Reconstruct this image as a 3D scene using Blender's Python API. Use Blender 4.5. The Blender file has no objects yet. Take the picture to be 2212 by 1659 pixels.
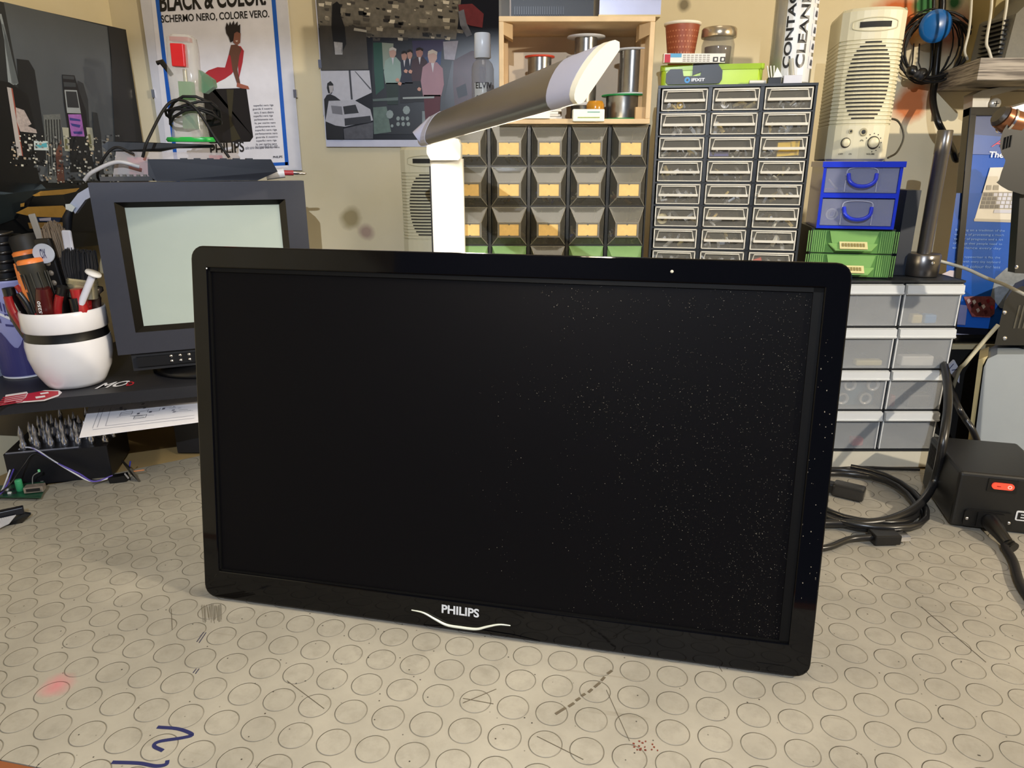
import bpy, math, random
from mathutils import Vector, Matrix, noise as mnoise
random.seed(7)
V = Vector
# ------------------------------------------------------------------ camera, world, lights
FPX, TH, CH = 1509.0, math.radians(17.59), 0.4139
sc = bpy.context.scene
COL = sc.collection
cam_d = bpy.data.cameras.new('camera'); cam = bpy.data.objects.new('camera', cam_d); COL.objects.link(cam)
cam_d.sensor_width = 36; cam_d.lens = FPX/2212*36; cam_d.clip_start = .02
cam.location = (0, 0, CH); cam.rotation_euler = (math.pi/2-TH, 0, 0); sc.camera = cam
sc.view_settings.view_transform = 'Standard'; sc.view_settings.look = 'None'
sc.view_settings.exposure = 0.25; sc.view_settings.gamma = 1; sc.view_settings.use_curve_mapping = False
w = bpy.data.worlds.new('world'); sc.world = w; w.use_nodes = True
w.node_tree.nodes['Background'].inputs[0].default_value = (.62, .70, 1, 1)
w.node_tree.nodes['Background'].inputs[1].default_value = .12
def light(name, kind, loc, energy, color, size=.1, sizey=None, to=None, rot=None, spread=None):
    d = bpy.data.lights.new(name, kind); o = bpy.data.objects.new(name, d); COL.objects.link(o)
    d.energy = energy; d.color = color; o.location = loc
    if kind == 'AREA':
        d.size = size
        if sizey: d.shape = 'RECTANGLE'; d.size_y = sizey
        if spread: d.spread = spread
    else: d.shadow_soft_size = size
    if to: o.rotation_euler = (V(to)-V(loc)).to_track_quat('-Z', 'Y').to_euler()
    if rot is not None: o.rotation_euler = rot
    return o
WARM, COOL = (1, .87, .68), (.80, .88, 1)
light('bench_light_right', 'POINT', (1.02, .10, .68), 31, WARM, .012)
light('pendant_bulb', 'POINT', (-.02, -.35, .80), 32, COOL, .003)
light('ambient_fill', 'AREA', (.1, .3, 1.75), 2.5, (1, .93, .82), .5)  # unseen overhead fill, added to lift the ambient light
# visible desk lamp: head runs from PIV to TIP
PIV, TIP = V((-.0885, .82, .4475)), V((.0535, .455, .4655))
LN = V((.80, .26, -.54)).normalized()            # the way its strip of LEDs faces
LA = (TIP-PIV).normalized(); LN = (LN - LA*LN.dot(LA)).normalized(); LW = LA.cross(LN)
ROT = Matrix((LA, LW, -LN)).transposed()
if ROT.determinant() < 0: ROT = Matrix((LA, -LW, -LN)).transposed()
LD = V((.68, .34, -.64)); LD = (LD-LA*LD.dot(LA)).normalized(); RO2 = Matrix((LA, LD.cross(LA), -LD)).transposed()
light('desk_lamp_leds', 'AREA', (PIV+TIP)/2+LA*.02+LN*.014, 2.9, (1, .90, .70), .30, .02, rot=RO2.to_euler())

# ------------------------------------------------------------------ helpers
def lin(c): return c/12.92 if c <= .04045 else ((c+.055)/1.055)**2.4
def rgb(h): return tuple(lin(int(h[i:i+2], 16)/255) for i in (0, 2, 4))+(1,)
MATS = {}
def M(h, rough=.5, metal=0, alpha=1, var=.12, scale=40, bump=0, trans=0, coat=0, emit=0, spec=.5):
    k = (h, rough, metal, alpha, var, scale, bump, trans, coat, emit, spec)
    if k in MATS: return MATS[k]
    m = bpy.data.materials.new('surface_'+h); m.use_nodes = True; nt = m.node_tree; N = nt.nodes; L = nt.links
    b = N['Principled BSDF']; c = rgb(h)
    tc = N.new('ShaderNodeTexCoord'); n = N.new('ShaderNodeTexNoise'); n.inputs['Scale'].default_value = scale
    n.inputs['Detail'].default_value = 4
    L.new(tc.outputs['Object'], n.inputs['Vector'])
    r = N.new('ShaderNodeMapRange'); r.inputs['To Min'].default_value = 1-var; r.inputs['To Max'].default_value = 1+var
    L.new(n.outputs['Fac'], r.inputs['Value'])
    mul = N.new('ShaderNodeVectorMath'); mul.operation = 'SCALE'; mul.inputs[0].default_value = c[:3]
    L.new(r.outputs[0], mul.inputs['Scale']); L.new(mul.outputs[0], b.inputs['Base Color'])
    b.inputs['Roughness'].default_value = rough; b.inputs['Metallic'].default_value = metal
    b.inputs['Alpha'].default_value = alpha; b.inputs['Transmission Weight'].default_value = trans
    b.inputs['Coat Weight'].default_value = coat; b.inputs['Specular IOR Level'].default_value = spec
    if emit: b.inputs['Emission Color'].default_value = c; b.inputs['Emission Strength'].default_value = emit
    if bump:
        bp = N.new('ShaderNodeBump'); bp.inputs['Strength'].default_value = bump; bp.inputs['Distance'].default_value = .001
        L.new(n.outputs['Fac'], bp.inputs['Height']); L.new(bp.outputs[0], b.inputs['Normal'])
    MATS[k] = m; return m

def ray(u, v):
    x = (u-1106)/FPX; y = -(v-829.5)/FPX
    return V((x, math.cos(TH)+math.sin(TH)*y, -math.sin(TH)+math.cos(TH)*y))
CAM = V((0, 0, CH))
def at(u, v, y=None, z=None, x=None):
    d = ray(u, v)
    t = y/d.y if y is not None else ((z-CH)/d.z if z is not None else x/d.x)
    return CAM+d*t
class Plane:                       # a plane in the room that artwork or a label lies on
    def __init__(s, p, n):
        s.p = V(p); s.n = V(n).normalized()
        if s.n.dot(CAM-s.p) < 0: s.n = -s.n
    def __call__(s, u, v, off=0):
        d = ray(u, v); q = s.p+s.n*off
        return CAM+d*((q-CAM).dot(s.n)/d.dot(s.n))

class MB:
    def __init__(s): s.v = []; s.f = []; s.m = []; s.sm = []; s.mats = []
    def mi(s, m):
        if m not in s.mats: s.mats.append(m)
        return s.mats.index(m)
    def add(s, vs, fs, m, smooth=False):
        o = len(s.v); s.v += [V(p) for p in vs]; k = s.mi(m)
        for f in fs: s.f.append([i+o for i in f]); s.m.append(k); s.sm.append(smooth)
        return s
    def box(s, x0, x1, y0, y1, z0, z1, m):
        return s.add([(x0,y0,z0),(x1,y0,z0),(x1,y1,z0),(x0,y1,z0),(x0,y0,z1),(x1,y0,z1),(x1,y1,z1),(x0,y1,z1)],
                     [(0,3,2,1),(4,5,6,7),(0,1,5,4),(1,2,6,5),(2,3,7,6),(3,0,4,7)], m)
    def obox(s, c, ax, ay, az, m):  # oriented box: half vectors
        c, ax, ay, az = map(V, (c, ax, ay, az)); vs = []
        for k in (-1, 1):
            for i, j in ((-1,-1),(1,-1),(1,1),(-1,1)): vs.append(c+ax*i+ay*j+az*k)
        return s.add(vs, [(0,3,2,1),(4,5,6,7),(0,1,5,4),(1,2,6,5),(2,3,7,6),(3,0,4,7)], m)
    def poly(s, pts, m): return s.add(pts, [tuple(range(len(pts)))], m)
    def ext(s, pts, vec, m, m2=None, smooth=False):   # extrude a 3-D polygon
        n = len(pts); pts = [V(p) for p in pts]; q = [p+V(vec) for p in pts]
        s.add(pts+q, [tuple(range(n))[::-1], tuple(range(n, 2*n))], m2 or m)
        return s.add(pts+q, [(i, (i+1) % n, n+(i+1) % n, n+i) for i in range(n)], m, smooth)
    def tube(s, path, r, m, n=8, closed=False, cap=True):
        P = [V(p) for p in path]; k = len(P); R = r if isinstance(r, (list, tuple)) else [r]*k
        vs = []; up = None
        for i in range(k):
            a = P[(i-1) % k] if closed or i > 0 else P[i]; b = P[(i+1) % k] if closed or i < k-1 else P[i]
            t = (b-a).normalized()
            if up is None: up = t.orthogonal().normalized()
            up = (up-t*up.dot(t)); up = up.normalized() if up.length > 1e-6 else t.orthogonal().normalized()
            w_ = t.cross(up)
            for j in range(n):
                an = 2*math.pi*j/n; vs.append(P[i]+(up*math.cos(an)+w_*math.sin(an))*R[i])
        fs = []
        for i in range(k if closed else k-1):
            for j in range(n):
                a = i*n+j; b = i*n+(j+1) % n; c = ((i+1) % k)*n+(j+1) % n; d = ((i+1) % k)*n+j; fs.append((a, b, c, d))
        s.add(vs, fs, m, True)
        if cap and not closed: s.add(vs[:n][::-1], [tuple(range(n))], m); s.add(vs[-n:], [tuple(range(n))], m)
        return s
    def lathe(s, prof, c, m, n=32, axis=(0,0,1), smooth=True, cap=True, sx=1, sy=1):
        az = V(axis).normalized(); ax = V((1,0,0)) if abs(az.z) > .99 else az.cross(V((0,0,1))).normalized(); ay = az.cross(ax)
        c = V(c); vs = []
        for r, z in prof:
            for j in range(n):
                a = 2*math.pi*j/n; vs.append(c+ax*(r*math.cos(a)*sx)+ay*(r*math.sin(a)*sy)+az*z)
        fs = [(i*n+j, i*n+(j+1) % n, (i+1)*n+(j+1) % n, (i+1)*n+j) for i in range(len(prof)-1) for j in range(n)]
        s.add(vs, fs, m, smooth)
        if cap:
            if prof[0][0] > 1e-5: s.add(vs[:n][::-1], [tuple(range(n))], m)
            if prof[-1][0] > 1e-5: s.add(vs[-n:], [tuple(range(n))], m)
        return s
    def mesh(s, me, fn, m):
        return s.add([fn(v.co) for v in me.vertices], [tuple(p.vertices) for p in me.polygons], m)
    def text(s, string, fn, m, bold=0, shear=0, wide=1):   # fn maps (x 0..1, y 0..1) of the text's bounding box into space
        me = textmesh(string, bold, shear)
        xs = [v.co.x for v in me.vertices]; ys = [v.co.y for v in me.vertices]
        if not xs: return s
        x0, x1, y0, y1 = min(xs), max(xs), min(ys), max(ys)
        return s.mesh(me, lambda c: fn((c.x-x0)/(x1-x0), (c.y-y0)/(y1-y0)), m)
    def build(s, name, parent=None, world=True, bevel=0, seg=2, loc=None):
        if parent is not None and world:
            inv = basis(parent).inverted(); vs = [inv @ p for p in s.v]
        elif loc is not None: vs = [p-V(loc) for p in s.v]
        else: vs = s.v
        me = bpy.data.meshes.new(name); me.from_pydata([tuple(p) for p in vs], [], s.f); me.update()
        for m in s.mats: me.materials.append(m)
        for p, k, q in zip(me.polygons, s.m, s.sm): p.material_index = k; p.use_smooth = q
        o = bpy.data.objects.new(name, me); COL.objects.link(o)
        if parent is not None: o.parent = parent
        elif loc is not None: o.location = loc
        if bevel:
            b = o.modifiers.new('bevel', 'BEVEL'); b.width = bevel; b.segments = seg; b.limit_method = 'ANGLE'; b.angle_limit = math.radians(40)
            b.harden_normals = False
        return o
TXT = {}
def textmesh(string, bold, shear):
    k = (string, bold, shear)
    if k in TXT: return TXT[k]
    c = bpy.data.curves.new('lettering', 'FONT'); c.body = string; c.offset = bold; c.shear = shear; c.resolution_u = 4
    o = bpy.data.objects.new('lettering', c); COL.objects.link(o); bpy.context.view_layer.update()
    me = bpy.data.meshes.new_from_object(o.evaluated_get(bpy.context.evaluated_depsgraph_get()))
    bpy.data.objects.remove(o); TXT[k] = me; return me
def basis(o):
    m = o.matrix_basis.copy()
    while o.parent is not None: o = o.parent; m = o.matrix_basis @ m
    return m
def tag(o, label, cat, group=None, kind=None):
    o['label'] = label; o['category'] = cat
    if group: o['group'] = group
    if kind: o['kind'] = kind
    return o
def thing(name, label, cat, loc=(0,0,0), rz=0, group=None):
    o = bpy.data.objects.new(name, None); COL.objects.link(o); o.empty_display_size = .02
    o.location = loc; o.rotation_euler = (0, 0, rz); return tag(o, label, cat, group)
def turn(objs, deg, piv):
    m = Matrix.Translation(piv) @ Matrix.Rotation(math.radians(deg), 4, 'Z') @ Matrix.Translation(-V(piv))
    for o in objs: o.matrix_basis = m @ o.matrix_basis
def struct(o): o['kind'] = 'structure'; return o
def bez(pts, n=8):     # catmull-rom through points
    P = [V(p) for p in pts]; P = [P[0]*2-P[1]]+P+[P[-1]*2-P[-2]]; out = []
    for i in range(1, len(P)-2):
        a, b, c, d = P[i-1:i+3]
        for k in range(n):
            t = k/n; out.append(.5*((2*b)+(c-a)*t+(2*a-5*b+4*c-d)*t*t+(3*b-a-3*c+d)*t**3))
    return out+[P[-2]]
def rrect(w_, h_, r, n=5):   # rounded rectangle outline, centred
    out = []
    for cx, cy, a0 in ((w_/2-r, h_/2-r, 0), (-w_/2+r, h_/2-r, 90), (-w_/2+r, -h_/2+r, 180), (w_/2-r, -h_/2+r, 270)):
        for i in range(n+1):
            a = math.radians(a0+90*i/n); out.append((cx+r*math.cos(a), cy+r*math.sin(a)))
    return out
def pl(mb, plane, pts, m, off=.0004): return mb.poly([plane(u, v, off) for u, v in pts], m)
def ptext(mb, plane, s, a, b, top, m, off=.0006, bold=0, shear=0):   # text from pixel a (bottom left) to b (bottom right), top = pixel above a
    A, B, T = plane(*a, off), plane(*b, off), plane(*top, off)
    return mb.text(s, lambda x, y: A+(B-A)*x+(T-A)*y, m, bold, shear)

BLACK = M('0c0c0e', .35); BLACKM = M('16161a', .55); RUB = M('111113', .6); CHROME = M('d8d8dc', .18, 1)
WHITE = M('e9e9ee', .4); CREAM = M('cfc8a8', .5, var=.06); PAPER = M('eceaf0', .7, var=.04)

# ------------------------------------------------------------------ the room
def wallmat(blotches):
    m = bpy.data.materials.new('painted_plaster'); m.use_nodes = True; nt = m.node_tree; N = nt.nodes; L = nt.links; b = N['Principled BSDF']
    tc = N.new('ShaderNodeTexCoord'); n = N.new('ShaderNodeTexNoise'); n.inputs['Scale'].default_value = 5; n.inputs['Detail'].default_value = 6
    L.new(tc.outputs['Object'], n.inputs['Vector'])
    r = N.new('ShaderNodeValToRGB'); r.color_ramp.elements[0].position = .3; r.color_ramp.elements[0].color = rgb('e0d2ac')
    r.color_ramp.elements[1].position = .7; r.color_ramp.elements[1].color = rgb('ede1c2'); L.new(n.outputs['Fac'], r.inputs['Fac'])
    col = r.outputs[0]
    n2 = N.new('ShaderNodeTexNoise'); n2.inputs['Scale'].default_value = 14; n2.inputs['Detail'].default_value = 8; L.new(tc.outputs['Object'], n2.inputs['Vector'])
    for (c, rad, h) in blotches:      # painted flowers and duller spots, each at its own place on the plaster
        d = N.new('ShaderNodeVectorMath'); d.operation = 'DISTANCE'; L.new(tc.outputs['Object'], d.inputs[0]); d.inputs[1].default_value = c
        a = N.new('ShaderNodeMath'); a.operation = 'MULTIPLY_ADD'; L.new(n2.outputs['Fac'], a.inputs[0]); a.inputs[1].default_value = -rad*1.6; L.new(d.outputs['Value'], a.inputs[2])
        mr = N.new('ShaderNodeMapRange'); mr.inputs['From Min'].default_value = rad*.3; mr.inputs['From Max'].default_value = -rad*.25; L.new(a.outputs[0], mr.inputs['Value'])
        mx = N.new('ShaderNodeMix'); mx.data_type = 'RGBA'; L.new(mr.outputs[0], mx.inputs['Factor']); L.new(col, mx.inputs['A']); mx.inputs['B'].default_value = rgb(h); col = mx.outputs['Result']
    L.new(col, b.inputs['Base Color']); b.inputs['Roughness'].default_value = .85
    bp = N.new('ShaderNodeBump'); bp.inputs['Strength'].default_value = .25; bp.inputs['Distance'].default_value = .002; L.new(n2.outputs['Fac'], bp.inputs['Height']); L.new(bp.outputs[0], b.inputs['Normal'])
    return m
YW = 1.22
def W(u, v): return tuple(at(u, v, y=YW))
PL = wallmat([(W(1935,45), .045, 'd4703a'), (W(1965,222), .034, 'cf7a48'), (W(2060,60), .035, 'b9806a'), (W(2060,5), .016, '2e6b3a'),
              (W(2000,10), .02, '3f7a45'), (W(760,470), .02, 'a89870'), (W(790,500), .016, 'b49a88'), (W(1478,10), .012, '8a8068')])
mb = MB(); mb.box(-.66, 1.9, YW, YW+.1, -.75, 1.9, PL); struct(mb.build('wall_back'))
LWL = lambda y: -.63-.274*(1.22-y)
mb = MB(); mb.ext([(LWL(1.24), 1.24, -.75), (LWL(-1.2), -1.2, -.75), (LWL(-1.2)-.1, -1.2, -.75), (LWL(1.24)-.1, 1.24, -.75)], (0,0,2.65), PL); struct(mb.build('wall_left'))
mb = MB(); mb.box(1.9, 2.0, -1.2, 1.3, -.75, 1.9, PL); struct(mb.build('wall_right'))
mb = MB(); mb.box(-1.6, 2.0, -1.3, 1.3, -.8, -.75, M('6b5a48', .6, scale=8)); struct(mb.build('floor'))
mb = MB(); mb.box(-1.6, 2.0, -1.3, 1.3, 1.9, 1.95, M('d8d4c8', .9)); struct(mb.build('ceiling'))

pd = thing('pendant_lamp', 'dark pendant lamp shade hanging from the ceiling in front of the bench', 'lamp', (-.02, -.35, 1.9))
SHD = M('2a2a2c', .6); lc_ = V((-.02, -.35, .80)); mb = MB(); pr = [(.02, .10), (.05, .07), (.128, -.0172), (.13, -.0180)]
mb.lathe(pr, lc_, SHD, 64, cap=False); mb.lathe([(.02, .10), (0, .101)], lc_, SHD, 32, cap=False); mb.build('lamp_shade', pd)
mb = MB(); mb.tube([lc_+V((0,0,.10)), lc_+V((0,0,1.099))], .003, BLACK); mb.build('cord', pd)

# ------------------------------------------------------------------ workbench and its studded mat
DY = math.radians(-11.94); DE = V((math.cos(DY), math.sin(DY), 0)); DN = V((-math.sin(DY), math.cos(DY), 0))
F0 = V((-.373, .402, 0))      # a point of the front edge
bench = thing('workbench', 'wooden workbench under the grey studded mat, brown edge showing at the bottom left corner', 'workbench', (0, .7, -.74))
wood = M('7a4526', .45, scale=20, var=.2); ply = M('a38a5c', .7, scale=12, var=.15)
def fl(x): return F0+DE*x
mb = MB(); A = F0+DE*-.62-DN*.012; B = F0+DE*1.95-DN*.012
mb.ext([A, B, (1.55, 1.21, 0), (-.66, 1.21, 0), (LWL(.62)+.005, .62, 0)][0:4], (0,0,-.03), ply); 
pts = [F0+DE*-.40, F0+DE*1.95, V((1.57,1.21,0)), V((-.625,1.21,0)), V((LWL(.48)+.006,.50,0))]
mb = MB(); mb.ext([p+V((0,0,-.0035)) for p in pts], (0,0,-.03), ply, ply); mb.build('table_top', bench)
mb = MB(); mb.obox(fl(.775)-DN*.0125-V((0,0,.018)), DE*1.175, DN*.0115, V((0,0,.0180)), wood); mb.build('front_edge', bench)
for x, d in ((-.30, .10), (1.70, .10), (-.22, .62), (1.45, .80)):
    c = fl(x)+DN*d; mb = MB(); mb.box(c.x-.03, c.x+.03, c.y-.03, c.y+.03, -.749, -.034, wood); mb.build('leg', bench)

def matmat():
    m = bpy.data.materials.new('studded_rubber'); m.use_nodes = True; nt = m.node_tree; N = nt.nodes; L = nt.links; b = N['Principled BSDF']
    P = .0311; R = .0124
    def math_(op, a, b_=None, c=None):
        n = N.new('ShaderNodeMath'); n.operation = op
        for i, q in enumerate((a, b_, c)):
            if q is None: continue
            if isinstance(q, (int, float)): n.inputs[i].default_value = q
            else: L.new(q, n.inputs[i])
        return n.outputs[0]
    tc = N.new('ShaderNodeTexCoord'); sp = N.new('ShaderNodeSeparateXYZ'); L.new(tc.outputs['Object'], sp.inputs[0])
    def cell(o): return math_('MULTIPLY', math_('SUBTRACT', math_('FRACT', math_('ADD', math_('DIVIDE', o, P), 100.5)), .5), P)
    cx, cy = cell(sp.outputs[0]), cell(sp.outputs[1])
    r = math_('SQRT', math_('ADD', math_('MULTIPLY', cx, cx), math_('MULTIPLY', cy, cy)))
    def noise(scale, det=4, rough=.5, vec=None):
        n = N.new('ShaderNodeTexNoise'); n.inputs['Scale'].default_value = scale; n.inputs['Detail'].default_value = det; n.inputs['Roughness'].default_value = rough
        L.new(vec or tc.outputs['Object'], n.inputs['Vector']); return n.outputs['Fac']
    def mrange(v, a, c, lo=0, hi=1):
        n = N.new('ShaderNodeMapRange'); n.inputs['From Min'].default_value = a; n.inputs['From Max'].default_value = c
        n.inputs['To Min'].default_value = lo; n.inputs['To Max'].default_value = hi; L.new(v, n.inputs['Value']); return n.outputs[0]
    disc = mrange(r, R+.0004, R-.0004)
    ring = mrange(math_('ABSOLUTE', math_('SUBTRACT', r, R+.0002)), .00045, .0001)
    dirt = mrange(noise(60, 5), .42, .62); ringd = math_('MULTIPLY', ring, mrange(noise(38, 3), .3, .7, .06, .62))
    base = N.new('ShaderNodeValToRGB'); e = base.color_ramp.elements; e[0].position = .3; e[0].color = rgb('8a857a'); e[1].position = .7; e[1].color = rgb('a39d90')
    L.new(noise(9, 8, .65), base.inputs['Fac'])
    def mix(fac, a, h):
        n = N.new('ShaderNodeMix'); n.data_type = 'RGBA'; L.new(fac, n.inputs['Factor']); L.new(a, n.inputs['A'])
        if isinstance(h, str): n.inputs['B'].default_value = rgb(h)
        return n.outputs['Result']
    col = mix(math_('MULTIPLY', math_('MULTIPLY', disc, mrange(noise(90, 6, .7), .45, .75)), .35), base.outputs[0], '6c675c')
    col = mix(math_('MULTIPLY', mrange(noise(22, 8, .75), .55, .8), .4), col, '6a6458')
    col = mix(ringd, col, '4b4438')
    for sc_, th_, h in ((150, .13, '1d1814'), (60, .055, '2a1c14')):     # crumbs and burn marks
        vo = N.new('ShaderNodeTexVoronoi'); vo.inputs['Scale'].default_value = sc_; L.new(tc.outputs['Object'], vo.inputs['Vector'])
        keep = N.new('ShaderNodeSeparateColor'); L.new(vo.outputs['Color'], keep.inputs[0])
        col = mix(math_('MULTIPLY', mrange(vo.outputs['Distance'], th_, th_*.5), mrange(keep.outputs[0], .80, .82)), col, h)
    mp = N.new('ShaderNodeMapping'); mp.inputs['Rotation'].default_value = (0,0,.6); mp.inputs['Scale'].default_value = (3, 60, 1); L.new(tc.outputs['Object'], mp.inputs[0])
    scr = mrange(noise(1.6, 3, .5, mp.outputs[0]), .68, .72); col = mix(math_('MULTIPLY', scr, .3), col, '6a6152')
    # pink felt-pen stain
    d = N.new('ShaderNodeVectorMath'); d.operation = 'DISTANCE'; L.new(tc.outputs['Object'], d.inputs[0])
    q = at(122, 1480, z=0)-V((-.1385, .5461, 0)); d.inputs[1].default_value = (q.dot(DE), q.dot(DN), 0)
    st = math_('MULTIPLY', mrange(math_('ADD', d.outputs['Value'], math_('MULTIPLY', noise(70, 3), .012)), .022, .008), .5)
    col = mix(st, col, 'd05a70')
    L.new(col, b.inputs['Base Color']); b.inputs['Roughness'].default_value = .52; b.inputs['Specular IOR Level'].default_value = .4
    hgt = math_('ADD', math_('SUBTRACT', math_('MULTIPLY', disc, .5), math_('MULTIPLY', ring, .35)), math_('MULTIPLY', noise(120, 3), .12))
    bp = N.new('ShaderNodeBump'); bp.inputs['Strength'].default_value = 1; bp.inputs['Distance'].default_value = .0014; L.new(hgt, bp.inputs['Height']); L.new(bp.outputs[0], b.inputs['Normal'])
    return m
O = V((-.1385, .5461, 0))
mat_pts = [F0+DE*-.385, F0+DE*1.93, V((1.5, .94, 0)), at(1985, 1014, z=0), at(1800, 1014, z=0), at(430, 985, z=0), at(250, 1022, z=0)+V((-.02,-.012,0)), V((LWL(.8)+.012, .80, 0)), V((LWL(.50)+.012, .52, 0))]
loc_pts = [V(((p-O).dot(DE), (p-O).dot(DN), 0)) for p in mat_pts]
mb = MB(); mb.ext([p+V((0,0,-.003)) for p in loc_pts], (0,0,.003), matmat(), None); mat_o = mb.build('studded_mat')
mat_o.location = O; mat_o.rotation_euler = (0, 0, DY)
tag(mat_o, 'worn grey rubber mat with raised round studs covering the workbench top', 'mat')
INK = M('1c2150', .5)
def stroke(pix, r):
    mb = MB(); P = bez([at(u, v, z=0) for u, v in pix], 6); n = len(P); Lp = []; Rp = []
    for i, p in enumerate(P):
        t = (P[min(i+1, n-1)]-P[max(i-1, 0)]).normalized(); s = V((-t.y, t.x, 0))*r; Lp.append(p+s+V((0,0,.0004))); Rp.append(p-s+V((0,0,.0004)))
    for i in range(n-1): mb.ext([Lp[i], Rp[i], Rp[i+1], Lp[i+1]], (0,0,-.0006), INK)
    o = mb.build('marker_stroke'); o.parent = mat_o; o.matrix_parent_inverse = (Matrix.Translation(O) @ Matrix.Rotation(DY, 4, 'Z')).inverted(); o['label'] = 'navy felt-pen stroke on the mat'
stroke([(340,1571), (385,1575), (415,1587), (395,1594), (345,1602), (333,1612), (352,1622)], .0014)
stroke([(242,1647), (300,1649), (335,1655), (358,1652), (362,1643)], .0014)

def marks(name, label, segs, r, m):
    mb = MB()
    for a, b_ in segs:
        A, B = at(*a, z=.0004), at(*b_, z=.0004); d = (B-A).normalized(); s = V((-d.y, d.x, 0))*r; mb.ext([A+s, B+s, B-s, A-s], (0,0,-.0006), m)
    o = mb.build(name); o.parent = mat_o; o.matrix_parent_inverse = (Matrix.Translation(O) @ Matrix.Rotation(DY, 4, 'Z')).inverted(); o['label'] = label; o['kind'] = 'stuff'
random.seed(12); DRT = M('5a5040', .7)
marks('pencil_scribble', 'grey pencil scribble on the mat', [((434+k*2.3+random.random()*2, 1303+random.random()*8), (436+k*2.2+random.random()*4, 1334+random.random()*12)) for k in range(20)], .00016, M('6b6352', .7))
marks('ink_dashes', 'short ink dashes on the mat', [((445,1366),(430,1388)), ((440,1365),(425,1386)), ((424,1444),(417,1453)), ((430,1444),(422,1455))], .0003, M('2a2740', .6))
marks('burn_dashes', 'dashed line of brown burns on the mat', [((1322,1448),(1312,1455)), ((1306,1462),(1299,1470)), ((1296,1474),(1284,1484)), ((1279,1488),(1271,1495)), ((1264,1498),(1256,1503)), ((1253,1507),(1244,1513)), ((1240,1518),(1228,1526)), ((1222,1528),(1200,1542))], .0011, DRT)
marks('rust_specks', 'small rust-red specks on the mat', [((1366+random.random()*52, 1600+random.random()*20),)*1+((1368+random.random()*52, 1601+random.random()*20),) for k in range(0)]+[((u,v),(u+2+random.random()*3,v+1)) for u, v in [(1366+random.random()*54, 1600+random.random()*20) for k in range(16)]], .0006, M('6e2a18', .6))
marks('scratches', 'long fine scratches in the mat', [((1066,1520),(1000,1508)), ((1160,1590),(1260,1640)), ((1310,1490),(1360,1600)), ((1990,1310),(2130,1430)), ((1860,1240),(1885,1262)), ((1000,1518),(1072,1488)), ((370,1315),(372,1360)), ((1530,1400),(1560,1450)), ((620,1470),(700,1530))], .00022, DRT)

# ------------------------------------------------------------------ the big monitor
MW, MH, MTI = .566, .3423, .1497
MR = Matrix.Translation((-.3054, .5988, .0030)) @ Matrix.Rotation(-.2084, 4, 'Z') @ Matrix.Rotation(-MTI, 4, 'X')
mon = thing('computer_monitor', 'large black widescreen monitor with dusty dark screen leaning back on the mat', 'monitor', (-.3054, .5988, .0005)); mon.matrix_basis = MR
def ml(x, y, z): return (x, y, z)
GLOSS = M('040406', .07, coat=.15, var=.0, spec=.22)
# local: x right, z up the panel, y back
OX0, OX1, OZ0, OZ1 = .0165, MW-.019, .0285, MH-.0195
mb = MB(); outer = [(MW/2+x, MH/2+z) for x, z in rrect(MW, MH, .012)]
inner = []
N4 = len(outer)//4; cs = [(OX1, OZ1), (OX0, OZ1), (OX0, OZ0), (OX1, OZ0)]
for i in range(len(outer)): inner.append(cs[i//N4])
n = len(outer); vs = [(x, 0, z) for x, z in outer]+[(x, .0, z) for x, z in inner]+[(x, .016, z) for x, z in outer]+[(x, .004, z) for x, z in inner]
fs = []
for i in range(n):
    j = (i+1) % n
    if inner[i] == inner[j]: fs += [(i, n+i, j)]
    else: fs += [(i, n+i, n+j, j), (n+i, 3*n+i, 3*n+j, n+j)]
    fs += [(i, j, 2*n+j, 2*n+i)]
mb.add(vs, fs, GLOSS); mb.build('bezel', mon, world=False, bevel=.0012)
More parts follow.
